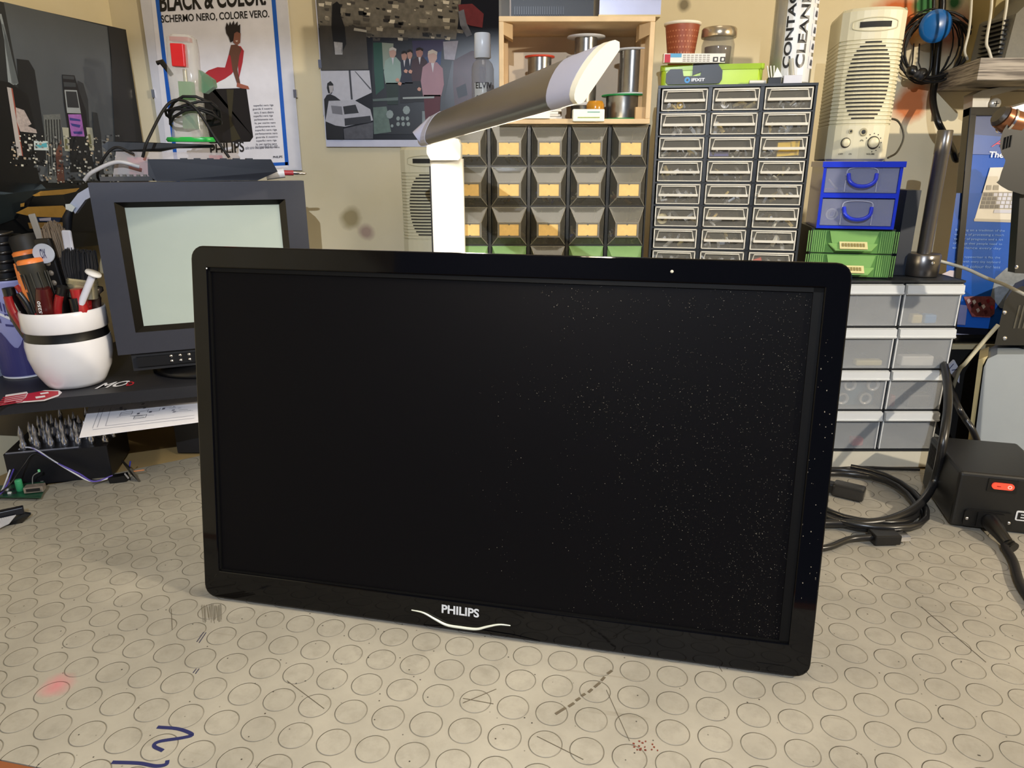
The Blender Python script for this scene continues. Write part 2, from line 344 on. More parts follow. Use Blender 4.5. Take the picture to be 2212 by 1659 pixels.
def screenmat():
    m = bpy.data.materials.new('dusty_dark_screen'); m.use_nodes = True; nt = m.node_tree; N = nt.nodes; L = nt.links; b = N['Principled BSDF']
    tc = N.new('ShaderNodeTexCoord'); sp = N.new('ShaderNodeSeparateXYZ'); L.new(tc.outputs['Object'], sp.inputs[0])
    dens = N.new('ShaderNodeMapRange'); dens.inputs['From Min'].default_value = .18; dens.inputs['From Max'].default_value = .54; dens.inputs['To Min'].default_value = 1.12; dens.inputs['To Max'].default_value = .74; L.new(sp.outputs[0], dens.inputs['Value'])
    acc = None
    n = N.new('ShaderNodeTexNoise'); n.inputs['Scale'].default_value = 16; n.inputs['Detail'].default_value = 5; L.new(tc.outputs['Object'], n.inputs['Vector'])
    for s, t in ((420, .16), (900, .2)):
        vo = N.new('ShaderNodeTexVoronoi'); vo.inputs['Scale'].default_value = s; L.new(tc.outputs['Object'], vo.inputs['Vector'])
        a = N.new('ShaderNodeMapRange'); a.inputs['From Min'].default_value = t; a.inputs['From Max'].default_value = t*.4; L.new(vo.outputs['Distance'], a.inputs['Value'])
        sc_ = N.new('ShaderNodeSeparateColor'); L.new(vo.outputs['Color'], sc_.inputs[0])
        ad = N.new('ShaderNodeMath'); ad.operation = 'MULTIPLY_ADD'; L.new(n.outputs['Fac'], ad.inputs[0]); ad.inputs[1].default_value = .5; L.new(sc_.outputs[0], ad.inputs[2])
        ad2 = N.new('ShaderNodeMath'); ad2.operation = 'SUBTRACT'; L.new(ad.outputs[0], ad2.inputs[0]); ad2.inputs[1].default_value = .25
        g = N.new('ShaderNodeMath'); g.operation = 'GREATER_THAN'; L.new(ad2.outputs[0], g.inputs[0]); L.new(dens.outputs[0], g.inputs[1])
        mu = N.new('ShaderNodeMath'); mu.operation = 'MULTIPLY'; L.new(a.outputs[0], mu.inputs[0]); L.new(g.outputs[0], mu.inputs[1])
        if acc is None: acc = mu.outputs[0]
        else:
            mx_ = N.new('ShaderNodeMath'); mx_.operation = 'MAXIMUM'; L.new(acc, mx_.inputs[0]); L.new(mu.outputs[0], mx_.inputs[1]); acc = mx_.outputs[0]
    mx = N.new('ShaderNodeMix'); mx.data_type = 'RGBA'; L.new(acc, mx.inputs['Factor']); mx.inputs['A'].default_value = (.0035, .0032, .0038, 1); mx.inputs['B'].default_value = (.28, .25, .2, 1)
    L.new(mx.outputs['Result'], b.inputs['Base Color']); b.inputs['Roughness'].default_value = .5; b.inputs['Specular IOR Level'].default_value = .06
    return m
mb = MB(); mb.box(OX0-.001, OX1+.001, .003, .007, OZ0-.001, OZ1+.001, screenmat()); scn = mb.build('screen', mon, world=False)
mb = MB()      # thin matt ledge round the glass
LED = M('050506', .6, spec=.15)
for a, b_, c, d in ((OX0, OX1, OZ1-.0035, OZ1), (OX0, OX1, OZ0, OZ0+.0015), (OX0, OX0+.002, OZ0, OZ1), (OX1-.0075, OX1, OZ0, OZ1)): mb.box(a, b_, .0012, .0035, c, d, LED)
mb.build('screen_surround', mon, world=False)
mb = MB(); sh = rrect(MW-.006, MH-.006, .01); P0 = [(MW/2+x, .0155, MH/2+z) for x, z in sh]; P1 = [(MW/2+x*.93, .03, MH/2+z*.9) for x, z in sh]; P2 = [(MW/2+x*.6, .052, MH/2-.01+z*.6) for x, z in sh]
k = len(sh); mb.add(P0+P1+P2, [(i, (i+1) % k, k+(i+1) % k, k+i) for i in range(k)]+[(k+i, k+(i+1) % k, 2*k+(i+1) % k, 2*k+i) for i in range(k)]+[tuple(range(2*k, 3*k))], BLACKM); mb.build('back_shell', mon, world=False)
mb = MB(); mb.ext([(.20, .03, .14), (.36, .03, .14), (.36, .075, .0115), (.20, .075, .0115)], (0, .010, .004), BLACKM); mb.build('rear_stand', mon, world=False)
mb = MB(); LX = .2545
mb.text('PHILIPS', lambda x, y: V((.2455+.0355*x, -.0006, .0155+.0085*y)), M('dfe3ea', .35, .3), .03); mb.build('lettering', mon, world=False)
mb = MB(); path = bez([(.2165, -.0008, .0145), (.228, -.0010, .0135), (.2395, -.0012, .0088), (.2505, -.0014, .0048), (.264, -.0014, .0042), (.279, -.0014, .0047), (.289, -.0012, .0083), (.300, -.001, .0118), (.3105, -.0008, .0122)], 5)
mb.tube(path, [.0005+.0008*math.sin(math.pi*i/(len(path)-1)) for i in range(len(path))], M('dfe3d6', .3, .2), 8); mb.build('chrome_trim', mon, world=False)
mb = MB(); mb.ext([(MW/2-.055, -.0006, .001), (MW/2+.055, -.0006, .001), (MW/2+.03, -.0008, .0035), (MW/2, -.001, .0042), (MW/2-.03, -.0008, .0035)], (0, .002, 0), GLOSS)
mb.box(.02, MW-.02, .001, .014, -.0004, .0012, M('20202c', .4)); mb.build('lower_lip', mon, world=False)
mb = MB(); mb.box(MW-.043, MW-.021, -.0005, .001, .0035, .0085, M('020202', .3)); mb.box(MW-.0427, MW-.0213, -.0007, .001, .0039, .0081, GLOSS); mb.build('power_button', mon, world=False)
mb = MB(); mb.lathe([(.0013, 0), (.0011, .0005), (0, .0007)], (.432, -.0, MH-.0105), M('cfc8b4', .5), 10, axis=(0,-1,0)); mb.lathe([(.0007, 0), (0, .0003)], (.0158, 0, .322), M('ffffff', .5), 8, axis=(0,-1,0))
for i in range(38):   # scratches and dust specks on the right-hand frame
    x = MW-.0175*random.random()-.0008; z = .03+.28*random.random(); mb.box(x, x+random.choice((.0002,.0006)), -.00025, .0003, z, z+random.choice((.0002,.0006,.0010)), M('8d8474', .6))
mb.build('dust_specks', mon, world=False)['kind'] = 'stuff'

# ------------------------------------------------------------------ left: riser shelf, tube television and what stands on them
RZ = .135
GUN = M('1d1d22', .45, var=.1)
rs = thing('monitor_riser', 'black riser shelf with stickers along its front edge, carrying the small television', 'shelf', (-.5, .9, 0))
FR = [V((-.742, .762, 0)), V((-.21, .943, 0)), V((-.26, 1.15, 0)), V((-.636, 1.15, 0))]
mb = MB(); mb.ext([p+V((0,0,RZ)) for p in FR], (0,0,-.0155), GUN); mb.build('shelf_top', rs, bevel=.0015)
for px, py in ((-.72, .80), (-.24, .965), (-.28, 1.12), (-.62, 1.12)):
    mb = MB(); mb.box(px-.006, px+.006, py-.006, py+.006, .0, .1195, BLACKM); mb.build('leg', rs)
p = at(405, 968, z=0); COP = M('6e4a38', .3, .7)
mb = MB(); mb.tube([p+V((-.012,.0,.1195)), p+V((-.010,0,.01)), p+V((0,0,.003)), p+V((.012,.002,.003))], .003, COP); mb.build('wire_bracket', rs)
RP = Plane((0,0,RZ), (0,0,1))
mb = MB(); RED = M('b3182c', .4)
pl(mb, RP, [(-14,884), (8,872), (12,853), (58,846), (62,852), (96,843), (128,843), (134,848), (126,856), (96,866), (58,869), (36,871), (33,866), (0,874)], M('e8e2e8', .4), .0003)
pl(mb, RP, [(60,850), (92,844.5), (126,845), (126,852), (94,863), (58,866), (48,866), (56,858)], RED, .0006)
for k in range(5): pl(mb, RP, [(6-k*3,858+k*4.2), (58-k*2,850+k*4), (57-k*2,852.2+k*4), (6-k*3,860.6+k*4.2)], RED, .0006)
pl(mb, RP, [(86,849), (104,846.5), (106,849.5), (88,852)], WHITE, .0008); pl(mb, RP, [(76,857), (97,854), (98,857.5), (78,861)], WHITE, .0008)
mb.build('red_sticker', rs)
mb = MB(); ptext(mb, RP, 'MO', (204,840), (272,833), (218,828), WHITE, .0005, .02, .3); ptext(mb, RP, 'D', (272,833.5), (288,832), (276,825), RED, .0005, .03)
mb.build('white_sticker', rs)

CY = math.radians(22.6)      # small tube television, turned towards the room
TV = thing('tube_television', 'small dark grey tube television with blank pale screen standing on the black riser', 'television', (-.514, .88, RZ), CY)
SHELL = M('383942', .38, .25, var=.08, scale=120); TW, Z0, Z1 = .2535, .039, .2555
mb = MB(); op = (.0245, TW-.026, Z0+.028, Z1-.0235)
for a in ((0, op[0], Z0, Z1), (op[1], TW, Z0, Z1), (op[0], op[1], Z0, op[2]), (op[0], op[1], op[3], Z1)): mb.box(a[0], a[1], 0, .03, a[2], a[3], SHELL)
mb.build('front_frame', TV, world=False)
mb = MB(); D2 = M('050506', .25)
a, b_, c, d = op; e = (.0345, TW-.034, Z0+.0345, Z1-.0305)
for q in ([(a,.001,c),(b_,.001,c),(e[1],.008,e[2]),(e[0],.008,e[2])], [(b_,.001,c),(b_,.001,d),(e[1],.008,e[3]),(e[1],.008,e[2])], [(b_,.001,d),(a,.001,d),(e[0],.008,e[3]),(e[1],.008,e[3])], [(a,.001,d),(a,.001,c),(e[0],.008,e[2]),(e[0],.008,e[3])]): mb.poly(q, D2)
mb.build('screen_surround', TV, world=False)
mb = MB(); G = M('aab6b0', .22, var=.03, coat=.4); nx, nz = 14, 10; vs = []
for j in range(nz+1):
    for i in range(nx+1):
        x = i/nx; z = j/nz; vs.append((e[0]-.002+(e[1]-e[0]+.004)*x, .0085-.004*(1-(2*x-1)**2)*(1-(2*z-1)**2), e[2]-.002+(e[3]-e[2]+.004)*z))
mb.add(vs, [(j*(nx+1)+i, j*(nx+1)+i+1, (j+1)*(nx+1)+i+1, (j+1)*(nx+1)+i) for j in range(nz) for i in range(nx)], G, True); mb.build('screen', TV, world=False)
mb = MB(); F_ = [(0,.03,Z0), (TW,.03,Z0), (TW,.03,Z1), (0,.03,Z1)]; B1 = [(.004,.10,Z0), (TW-.004,.10,Z0), (TW-.004,.10,Z1-.003), (.004,.10,Z1-.003)]; B2 = [(.05,.205,Z0+.02), (TW-.05,.205,Z0+.02), (TW-.05,.205,Z1-.05), (.05,.205,Z1-.05)]
mb.add(F_+B1+B2, [(i, (i+1)%4, 4+(i+1)%4, 4+i) for i in range(4)]+[(4+i, 4+(i+1)%4, 8+(i+1)%4, 8+i) for i in range(4)]+[(8,9,10,11)], BLACKM); mb.build('back_shell', TV, world=False)
mb = MB(); mb.box(.014, TW-.014, .008, .03, .014, Z0, BLACKM); mb.box(.02, TW-.02, .002, .03, .020, Z0-.006, BLACK); mb.build('control_panel', TV, world=False)
for i in range(4):
    for j in range(2): mb = MB(); mb.lathe([(.0022, 0), (.002, .002), (0, .0022)], (.062+i*.011, .002, .0245+j*.007), CHROME, 10, axis=(0,-1,0)); mb.build('button', TV, world=False)
mb = MB(); mb.lathe([(.075, .0003), (.078, .002), (.072, .008), (.055, .0135)], (.11, .06, 0), BLACK, 40); mb.build('swivel_foot', TV, world=False)

TZ = RZ+Z1      # top of the television
def tv(x, y, z=0): return basis(TV) @ V((x, y, Z1+z))
sb = thing('black_plastic_case', 'flat dark blue-black plastic case lying on top of the small television', 'case', tv(.11, .03), CY)
NAVY = M('10131f', .35)
mb = MB(); mb.ext([(-.042,-.015,.0275), (.105,-.022,.0275), (.112,-.022,.012), (.085,-.02,.0005), (-.035,-.015,.0005), (-.044,-.015,.008)], (0,.055,0), NAVY); mb.build('case_body', sb, world=False, bevel=.002)
for i in range(6): mb = MB(); mb.box(-.005+i*.016, .003+i*.016, -.012, .03, .0272, .0288, M('20222e', .5)); mb.build('rib', sb, world=False)
q = tv(.095, .098)
bx = thing('clear_blister_box', 'clear plastic tray with a red insert lying behind the black case on the television', 'box', q, CY)
CLR = M('bfb2ac', .35, alpha=.42, var=.02)
mb = MB(); mb.ext([(-.075,-.035,.0003), (.09,-.035,.0003), (.082,-.03,.036), (-.066,-.03,.037)], (0,.05,0), CLR); mb.build('tray', bx, world=False)
mb = MB(); mb.box(.045, .062, -.020, .0, .001, .033, M('c4323a', .5)); mb.box(-.055, -.03, -.02, .0, .001, .030, M('b5404a', .5)); mb.build('insert', bx, world=False)
bc = thing('black_mounting_bracket', 'thin black plastic bracket balanced on the clear tray over the television', 'bracket', q+V((-.025,-.005,.037)), CY)
mb = MB(); mb.ext([(-.052,-.02,.0005), (.01,-.02,.0005), (.03,-.012,.005), (.078,-.01,.006), (.075,-.008,.010), (-.02,-.02,.0125), (-.05,-.02,.0125), (-.058,-.02,.007)], (0,.025,0), BLACK); mb.build('bracket_plate', bc, world=False, bevel=.001)

# clear plastic torch-shaped tester standing on the bracket
fy = q.y+.01
t0, t1 = at(413, 300, y=fy), at(392, 76, y=fy)
tor = thing('clear_plastic_switch_handle', 'upright see-through plastic handle with red rocker switch and green parts above the television', 'tool', (t0.x, fy, t0.z-.004))
AX = (t1-t0).normalized(); SX = V((1,0,0)); SX = (SX-AX*SX.dot(AX)).normalized(); SY = AX.cross(SX)
Lh = (t1-t0).length
def sect(s, wx, wy, off=0): return [t0+AX*s+SX*(off+math.copysign(abs(math.cos(a))**.6, math.cos(a))*wx)+SY*(math.copysign(abs(math.sin(a))**.6, math.sin(a))*wy) for a in [2*math.pi*k/20 for k in range(20)]]
mb = MB(); ss = [sect(0, .024, .016), sect(.02, .021, .015), sect(.05, .020, .014), sect(Lh*.5, .0205, .014), sect(Lh*.62, .0215, .015), sect(Lh*.68, .020, .014, -.001), sect(Lh*.85, .0195, .013), sect(Lh*.97, .018, .012), sect(Lh, .012, .008)]
k = 20; mb.add([p for s_ in ss for p in s_], [(i*k+j, i*k+(j+1)%k, (i+1)*k+(j+1)%k, (i+1)*k+j) for i in range(len(ss)-1) for j in range(k)], M('d8d4c8', .08, alpha=.38, var=.02), True); mb.build('clear_shell', tor)
mb = MB(); mb.ext([t0+AX*(Lh*.70)+SX*-.0085-SY*-.017, t0+AX*(Lh*.70)+SX*.0085-SY*-.017, t0+AX*(Lh*.90)+SX*.0085-SY*-.017, t0+AX*(Lh*.90)+SX*-.0085-SY*-.017], SY*-.0, RED)
mb = MB()
def fr(a, b_, c, d, e0, e1, m): # block on the front of the handle
    ctr = t0+AX*(Lh*(a+b_)/2)+SX*((c+d)/2); yy = (e0+e1)/2; mb.obox(V((ctr.x, ctr.y+yy, ctr.z)), SX*(d-c)/2, V((0,(e1-e0)/2,0)), AX*Lh*(b_-a)/2, m)
fr(.69, .905, -.0085, .0085, -.0185, -.006, M('d81f24', .35)); mb.build('red_rocker_switch', tor, bevel=.001)
mb = MB(); fr(.935, .975, -.012, .012, -.010, .004, M('b03440', .4)); mb.build('red_end_piece', tor)
mb = MB(); fr(.36, .56, -.008, .009, -.006, .006, M('2f9a48', .4)); mb.build('green_block', tor)
mb = MB(); fr(.10, .34, -.007, .010, -.006, .006, M('5d9a6a', .4)); mb.build('green_terminal', tor)
mb = MB(); mb.tube([t0+AX*s for s in (.02, Lh*.1, Lh*.36, Lh*.68)], .003, M('c9c3a8', .3, .4)); mb.build('inner_rod', tor)
mb = MB(); mb.lathe([(.032, 0), (.034, .003), (.032, .006)], t0-V((0,0,.004)), M('2fc050', .3), 32, sy=.5); mb.build('green_ring', tor)
mb = MB(); s_ = t0+AX*(Lh*.62); mb.ext([s_+SX*.018+AX*.008, s_+SX*.036-AX*.003, s_+SX*.037-AX*.012, s_+SX*.024-AX*.021, s_+SX*.016-AX*.019], (0,.012,0), M('6f9a78', .25, alpha=.7)); mb.build('side_fin', tor)
mb = MB(); mb.tube([s_-SX*.018+AX*.0, s_-SX*.030+AX*.016, s_-SX*.036+AX*.014], [.003,.004,.003], BLACK); mb.build('hook', tor)
mb = MB(); pts = []
cc = t0+AX*(.030)
for i in range(61):
    a = i/12*2*math.pi; r = .033+.004*math.sin(i*.7); pts.append(cc+V((r*math.cos(a)+.006, -.022*math.sin(a)*1.1, .005*math.sin(i*.9)+.012*math.sin(a+.4)+(i/60-.5)*.018)))
mb.tube(pts, .0019, RUB, 6)
o = mb.build('coiled_black_cable', loc=cc); tag(o, 'thin black cable coiled in a bundle round the clear plastic handle above the television', 'cable')
a0, a1 = tv(.06,.055,.030), tv(.165,.055,.030)
mb = MB(); mb.tube(bez([a0, a0+V((.012,0,.024)), cc+V((-.01,-.03,.014)), cc+V((.02,-.03,.010)), a1+V((-.014,0,.022)), a1]), .0019, RUB, 6)
tag(mb.build('black_lead', loc=a0), 'black lead arching from the coil down to the case on the television', 'cable')
mb = MB(); mb.tube(bez([tv(.055,.05,.018), tv(.03,.05,.024), tv(.0,.06,.012), tv(-.012,.07,.002)]), .0026, M('c9c9cf', .4), 8)
tag(mb.build('white_cable', loc=tv(0,.05)), 'short white cable curving out of the black case at the television top left', 'cable')
mb = MB(); mb.tube(bez([tv(.05,.06,.034), tv(.03,.065,.042), tv(.012,.07,.026), tv(.002,.085,.0025), tv(.03,.09,.0022)]), .0017, RUB, 6)
tag(mb.build('black_cable', loc=tv(0,.06)), 'thin black cable looping behind the white one at the television top left', 'cable')
ad = thing('audio_plug', 'small white plug with silver tip poking out over the right corner of the television', 'plug', tv(.215, .06), CY)
mb = MB(); mb.tube([(-.006,-.02,.007), (.018,-.022,.010)], .0065, M('dfe0e6', .4)); mb.build('plug_body', ad, world=False)
mb = MB(); mb.tube([(.018,-.022,.010), (.030,-.023,.0098)], .0035, M('a8323a', .4)); mb.build('collar', ad, world=False)
mb = MB(); mb.tube([(.030,-.023,.0098), (.044,-.024,.009), (.047,-.024,.009)], [.0022,.0022,.0008], CHROME); mb.build('tip', ad, world=False)
mb = MB(); mb.tube(bez([(-.006,-.02,.007), (-.03,-.022,.003), (-.05,-.018,.0028), (-.07,-.0,.0025)]), .002, M('23232a', .5)); mb.build('lead', ad, world=False)
vt = thing('ventilation_lid', 'low dark ribbed lid on the left of the television top', 'lid', tv(.045, .10), CY)
mb = MB(); mb.box(-.038, .03, -.045, .03, .0005, .006, M('3c3a3a', .5)); mb.build('plate', vt, world=False)
for i in range(8): mb = MB(); mb.box(-.036+i*.008, -.032+i*.008, -.042, .026, .0055, .0085, M('6b675e', .5)); mb.build('slat', vt, world=False)

# ------------------------------------------------------------------ pot of tools (plain white pot) and printed cup
pc = V((-.578, .886, RZ))
pot = thing('white_pot', 'plain white ceramic pot with a black band holding hand tools on the black riser', 'pot', pc)
PW = M('e6e5ea', .22, var=.03, coat=.5)
mb = MB(); mb.lathe([(.028,.0005), (.033,.001), (.036,.006), (.044,.022), (.0485,.040), (.0495,.056), (.0485,.064)], pc, PW, 48, cap=True); mb.build('pot_body', pot)
mb = MB(); mb.lathe([(.0482,.062), (.0478,.066), (.0470,.072), (.0474,.077)], pc, BLACK, 48, cap=False); mb.build('black_band', pot)
mb = MB(); mb.lathe([(.0470,.075), (.0490,.077), (.0485,.099), (.0475,.1015), (.0450,.1005), (.0445,.085), (.042,.04), (.030,.006), (0,.004)], pc, PW, 48, cap=False); mb.build('rim', pot)
TB = pc+V((0,0,.085))
def tool(name, label, cat, pbase, ptop, build):
    """pbase/ptop: the tool's lower end inside the pot and its upper end"""
    t = thing(name, label, cat, pbase); ax = (ptop-pbase).normalized(); build(t, pbase, ax, (ptop-pbase).length); return t
def side(ax, ref=(0,-1,0)):
    sx = ax.cross(V(ref)).normalized(); return sx if sx.x > 0 else -sx
def handle_tool(hm, cm):
    def f(t, b, ax, L):
        mb = MB(); mb.tube([b, b+ax*(L*.45)], .0035, CHROME); mb.build('shaft', t)
        mb = MB(); mb.lathe([(.008,0), (.0125,.006), (.0135,.03), (.0125,.06), (.0145,L*.55-.012), (.0142,L*.55-.003)], b+ax*(L*.45), hm, 20, axis=ax)
        for k in range(10):
            a = 2*math.pi*k/10; u_ = side(ax); w_ = ax.cross(u_); d = u_*math.cos(a)*.0138+w_*math.sin(a)*.0138; mb.tube([b+ax*(L*.55)+d, b+ax*(L-.014)+d], .0012, hm, 5)
        mb.build('handle', t)
        mb = MB(); mb.lathe([(.0142,-.003), (.0142,.001), (.0120,.0028), (0,.0032)], b+ax*L, cm, 24, axis=ax); mb.build('end_cap', t)
        mb = MB(); u_ = side(ax)*-.0128+V((0,-.005,0)); mb.tube([b+ax*(L*.62)+u_, b+ax*(L*.75)+u_*1.05, b+ax*(L*.93)+u_], [.002,.005,.003], cm); mb.build('grip_insert', t)
    return f
ORG = M('e8823c', .4)
Yt = .868
tool('screwdriver', 'black ribbed screwdriver handle with bright orange cap, the nearer of the two in the pot', 'screwdriver', TB+V((.004,-.018,-.06)), at(64,564,y=.868), handle_tool(M('26251f', .6), ORG))
tool('screwdriver', 'orange-capped screwdriver half hidden behind the nearer orange-capped one', 'screwdriver', TB+V((-.010,.003,-.06)), at(54,546,y=.893), handle_tool(M('1e1d1a', .6), ORG))
def plier(t, b, ax, L):
    u_ = side(ax)
    for s, nm in ((1, 'grip'), (-1, 'grip')):
        P = bez([b+u_*s*.004, b+ax*(L*.35)+u_*s*.010, b+ax*(L*.7)+u_*s*.013, b+ax*L+u_*s*.008]); mb = MB()
        mb.tube(P, [.007+.004*math.sin(math.pi*min(1,.15+i/len(P))) for i in range(len(P))], M('a01e20', .35) if s > 0 else M('131313', .3), 12); mb.build(nm, t)
        mb = MB(); mb.tube([p+V((0,-.0075,0))+u_*s*-.002 for p in P[4:-3]], .005, M('131313', .3) if s > 0 else M('8f1b1f', .35), 8); mb.build('grip_inlay', t)
tool('pliers', 'pliers with glossy black and red grips leaning out on the left of the pot', 'pliers', TB+V((-.020,-.014,-.04)), at(30,618,y=.868), plier)
tool('side_cutters', 'red-handled cutters with black middle standing in front of the paint brush in the pot', 'cutters', TB+V((.010,-.016,-.05)), at(150,622,y=.866), plier)
def redgrip(t, b, ax, L):
    mb = MB(); mb.tube([b, b+ax*L*.7, b+ax*L], [.011,.0125,.008], M('45100f', .25), 16); mb.build('handle', t)
    u_ = side(ax); mb = MB(); pos = b+ax*(L*.74)+V((0,-.0132,0)); mb.text('5250', lambda x, y: pos+ax*(.016*(x-.5))+u_*(.004*(.5-y)), WHITE, .02); mb.build('lettering', t)
tool('red_handled_tool', 'dark red plastic tool grip at the front rim of the pot with small white number', 'tool', TB+V((-.010,-.016,-.04)), at(93,622,y=.858), redgrip)
def brush(flat, hw, hb, hf, hh):
    def f(t, b, ax, L):
        u_ = side(ax); w_ = ax.cross(u_)
        mb = MB(); mb.tube([b, b+ax*L*.5, b+ax*L*.62], [.004, hw*.75, hw*.9] if not flat else [.006,.009,.0095], hh, 14); mb.build('handle', t)
        mb = MB(); rr = [p for p in rrect(hw*2, hw*(1 if flat else 2), hw*.45, 4)]
        c = b+ax*L*.60; mb.ext([c+u_*x+w_*y for x, y in rr], ax*(L*.16), hf, smooth=True)
        for k in range(3): mb.tube([c+ax*(L*(.115+.012*k))+u_*x*1.04+w_*y*1.04 for x, y in rr], .0006, hf, 5, closed=True)
        mb.build('ferrule', t)
        mb = MB(); c = b+ax*L*.76; random.seed(3)
        for k in range(260):
            x, y = (random.random()*2-1)*hw*.93, (random.random()*2-1)*hw*(.42 if flat else .85)
            if not flat and math.hypot(x, y) > hw: continue
            sp = 1.08 if flat else 1.35; e_ = L*(.24 if flat else .26)*(1-.15*random.random()-(0 if flat else .25*(math.hypot(x,y)/hw)**2))
            mid = 1.15 if flat else 1.5; mb.tube([c+u_*x+w_*y, c+ax*e_*.5+u_*x*mid+w_*y*mid, c+ax*e_+u_*x*sp+w_*y*sp], [.0009,.0008,.0004], hb, 4)
        mb.build('bristles', t)
    return f
tool('paint_brush', 'black flat-bristled paint brush with silver ferrule and red handle in the pot', 'brush', TB+V((.022,-.004,-.06)), at(172,538,y=.878), brush(True, .0175, M('14151c', .8), M('b8b4a0', .25, .8), M('7c0f12', .2, coat=.5)))
tool('round_brush', 'soft brush with light brown round bristles and metal ferrule rising behind the screwdrivers', 'brush', TB+V((.016,.014,-.06)), at(110,480,y=.905), brush(False, .010, M('8c7a66', .85), M('8d8078', .3, .8), M('463a33', .4)))
def fil(t, b, ax, L):
    u_ = side(ax); mb = MB(); mb.tube([b, b+ax*(L-.045)], [.0016,.002], M('9a9aa6', .3, .6)); mb.build('shaft', t)
    mb = MB(); mb.obox(b+ax*(L-.022), u_*.0058, V((0,.0022,0)), ax*.022, M('c3c4d0', .4)); mb.build('flat_head', t, bevel=.002)
tool('plastic_spudger', 'thin pale spatula with a flat rectangular head standing upright in the pot', 'spatula', TB+V((.020,-.002,-.05)), at(143,497,y=.885), fil)
def nail(t, b, ax, L):
    mb = MB(); mb.tube([b, b+ax*L], .0042, M('d4d6e4', .35), 12); mb.build('rod', t); mb = MB(); mb.lathe([(.004,-.002), (.0095,0), (.009,.0022), (0,.0026)], b+ax*L, M('dcdcdc', .35), 20, axis=ax); mb.build('flat_cap', t)
tool('white_plunger', 'thin white plastic plunger with a flat round top leaning right out of the pot', 'plunger', TB+V((.0,-.022,-.04)), at(201,592,y=.864), nail)
def nail2(t, b, ax, L):
    mb = MB(); mb.tube([b, b+ax*(L-.012)], .006, M('2e2220', .3), 12); mb.build('rod', t); mb = MB(); mb.lathe([(.006,-.014), (.004,-.008), (.0088,-.003), (.008,.0015), (0,.003)], b+ax*L, M('5a5048', .25, .5), 20, axis=ax); mb.build('knob', t)
tool('dark_rod', 'short dark rod with a brown knob at the right rim of the pot', 'tool', TB+V((.030,.006,-.05)), at(207,622,y=.890), nail2)
def strip(t, b, ax, L):
    u_ = side(ax); mb = MB(); mb.obox(b+ax*L/2, u_*.010, V((0,.004,0)), ax*L/2, M('161413', .45)); mb.build('strap', t, bevel=.002)
    for k in range(6): mb = MB(); mb.lathe([(.0036,0), (.003,.0012), (0,.0014)], b+ax*(L*.40+k*.0125)-V((0,.0042,0)), M('6e665c', .4), 12, axis=(0,-1,0)); mb.build('rivet', t)
    c = b+ax*(L-.018)-V((0,.0055,0)); mb = MB(); mb.lathe([(.012,0), (.0125,.001), (.012,.002)], c, M('b4bccb', .4), 28, axis=(0,-1,0), sx=1.1); mb.build('tag', t)
    mb = MB(); mb.text('OX', lambda x, y: c+V((0,-.0024,0))+u_*(x-.5)*.007+ax*(y-.5)*-.012, INK, .01); mb.build('lettering', t)
tool('bit_holder_strip', 'dark perforated strap with rivets and an oval grey ink-marked tag in the pot', 'strap', TB+V((.006,.004,-.05)), at(92,515,y=.880), strip)
def stick(t, b, ax, L): mb = MB(); mb.obox(b+ax*L/2, side(ax)*.0045, V((0,.0012,0)), ax*L/2, M('9a968e', .5)); mb.build('blade', t, bevel=.001)
tool('flat_file', 'narrow dull grey file tip sticking up behind the oval tag', 'file', TB+V((.0,.018,-.05)), at(68,462,y=.91), stick)
def cyl(t, b, ax, L):
    mb = MB(); mb.tube([b, b+ax*(L-.004), b+ax*L], [.018,.018,.016], M('24221f', .5), 28); mb.build('tube', t)
tool('black_tube', 'dark rounded tube standing at the back left of the pot behind the orange screwdrivers', 'tube', TB+V((-.018,.022,-.055)), at(50,508,y=.918), cyl)
# second container: printed cup with coil-bound tools
cb = at(47, 792, z=RZ); cup = thing('printed_cup', 'violet and white cup printed with a crowned statue head, left of the white pot', 'cup', (-.6725, .928, RZ))
cc2 = V((-.6725, .928, RZ)); PUR = M('3e3c74', .4); LIL = M('a5a8dc', .45)
top = at(40, 600, y=cc2.y).z-RZ
mb = MB(); mb.lathe([(.026,.0005), (.0265,.002), (.0275,.003), (.034,top-.003), (.035,top), (.033,top), (.026,.006), (0,.005)], cc2, LIL, 40, cap=False); mb.build('cup_body', cup)
mb = MB(); mb.lathe([(.0272,.0005), (.0275,.002), (.0265,.004)], cc2, WHITE, 40, cap=False); mb.build('foot_rim', cup)
mb = MB()
def oncup(a, z, off=.0005): r = .0275+(.0065)*(z/top)+off; return cc2+V((r*math.sin(a), -r*math.cos(a), z))
def cpoly(P, m, off=.0005):
    for i in range(len(P)-1): 
        (a, z), (b_, z2) = P[i], P[i+1]
    mb.poly([oncup(a, z, off) for a, z in P], m)
for k in range(24):
    a = -1.5+k*.125; z0 = .004; z1 = .055+.012*math.sin(k*.7)
    mb.poly([oncup(a, z0), oncup(a+.125, z0), oncup(a+.125, .055+.012*math.sin((k+1)*.7)), oncup(a, z1)], PUR)
for k in range(11):   # crown band and rays
    a = -.45+k*.11; mb.poly([oncup(a, .108-k*.0022, .0007), oncup(a+.05, .107-k*.0022, .0007), oncup(a+.06, .124-k*.003, .0007), oncup(a+.005, .126-k*.003, .0007)], PUR)
for k in range(10): a = -.5+k*.12; mb.poly([oncup(a, .102-k*.0025, .0008), oncup(a+.12, .100-k*.0026, .0008), oncup(a+.12, .104-k*.0026, .0008), oncup(a, .106-k*.0025, .0008)], WHITE)
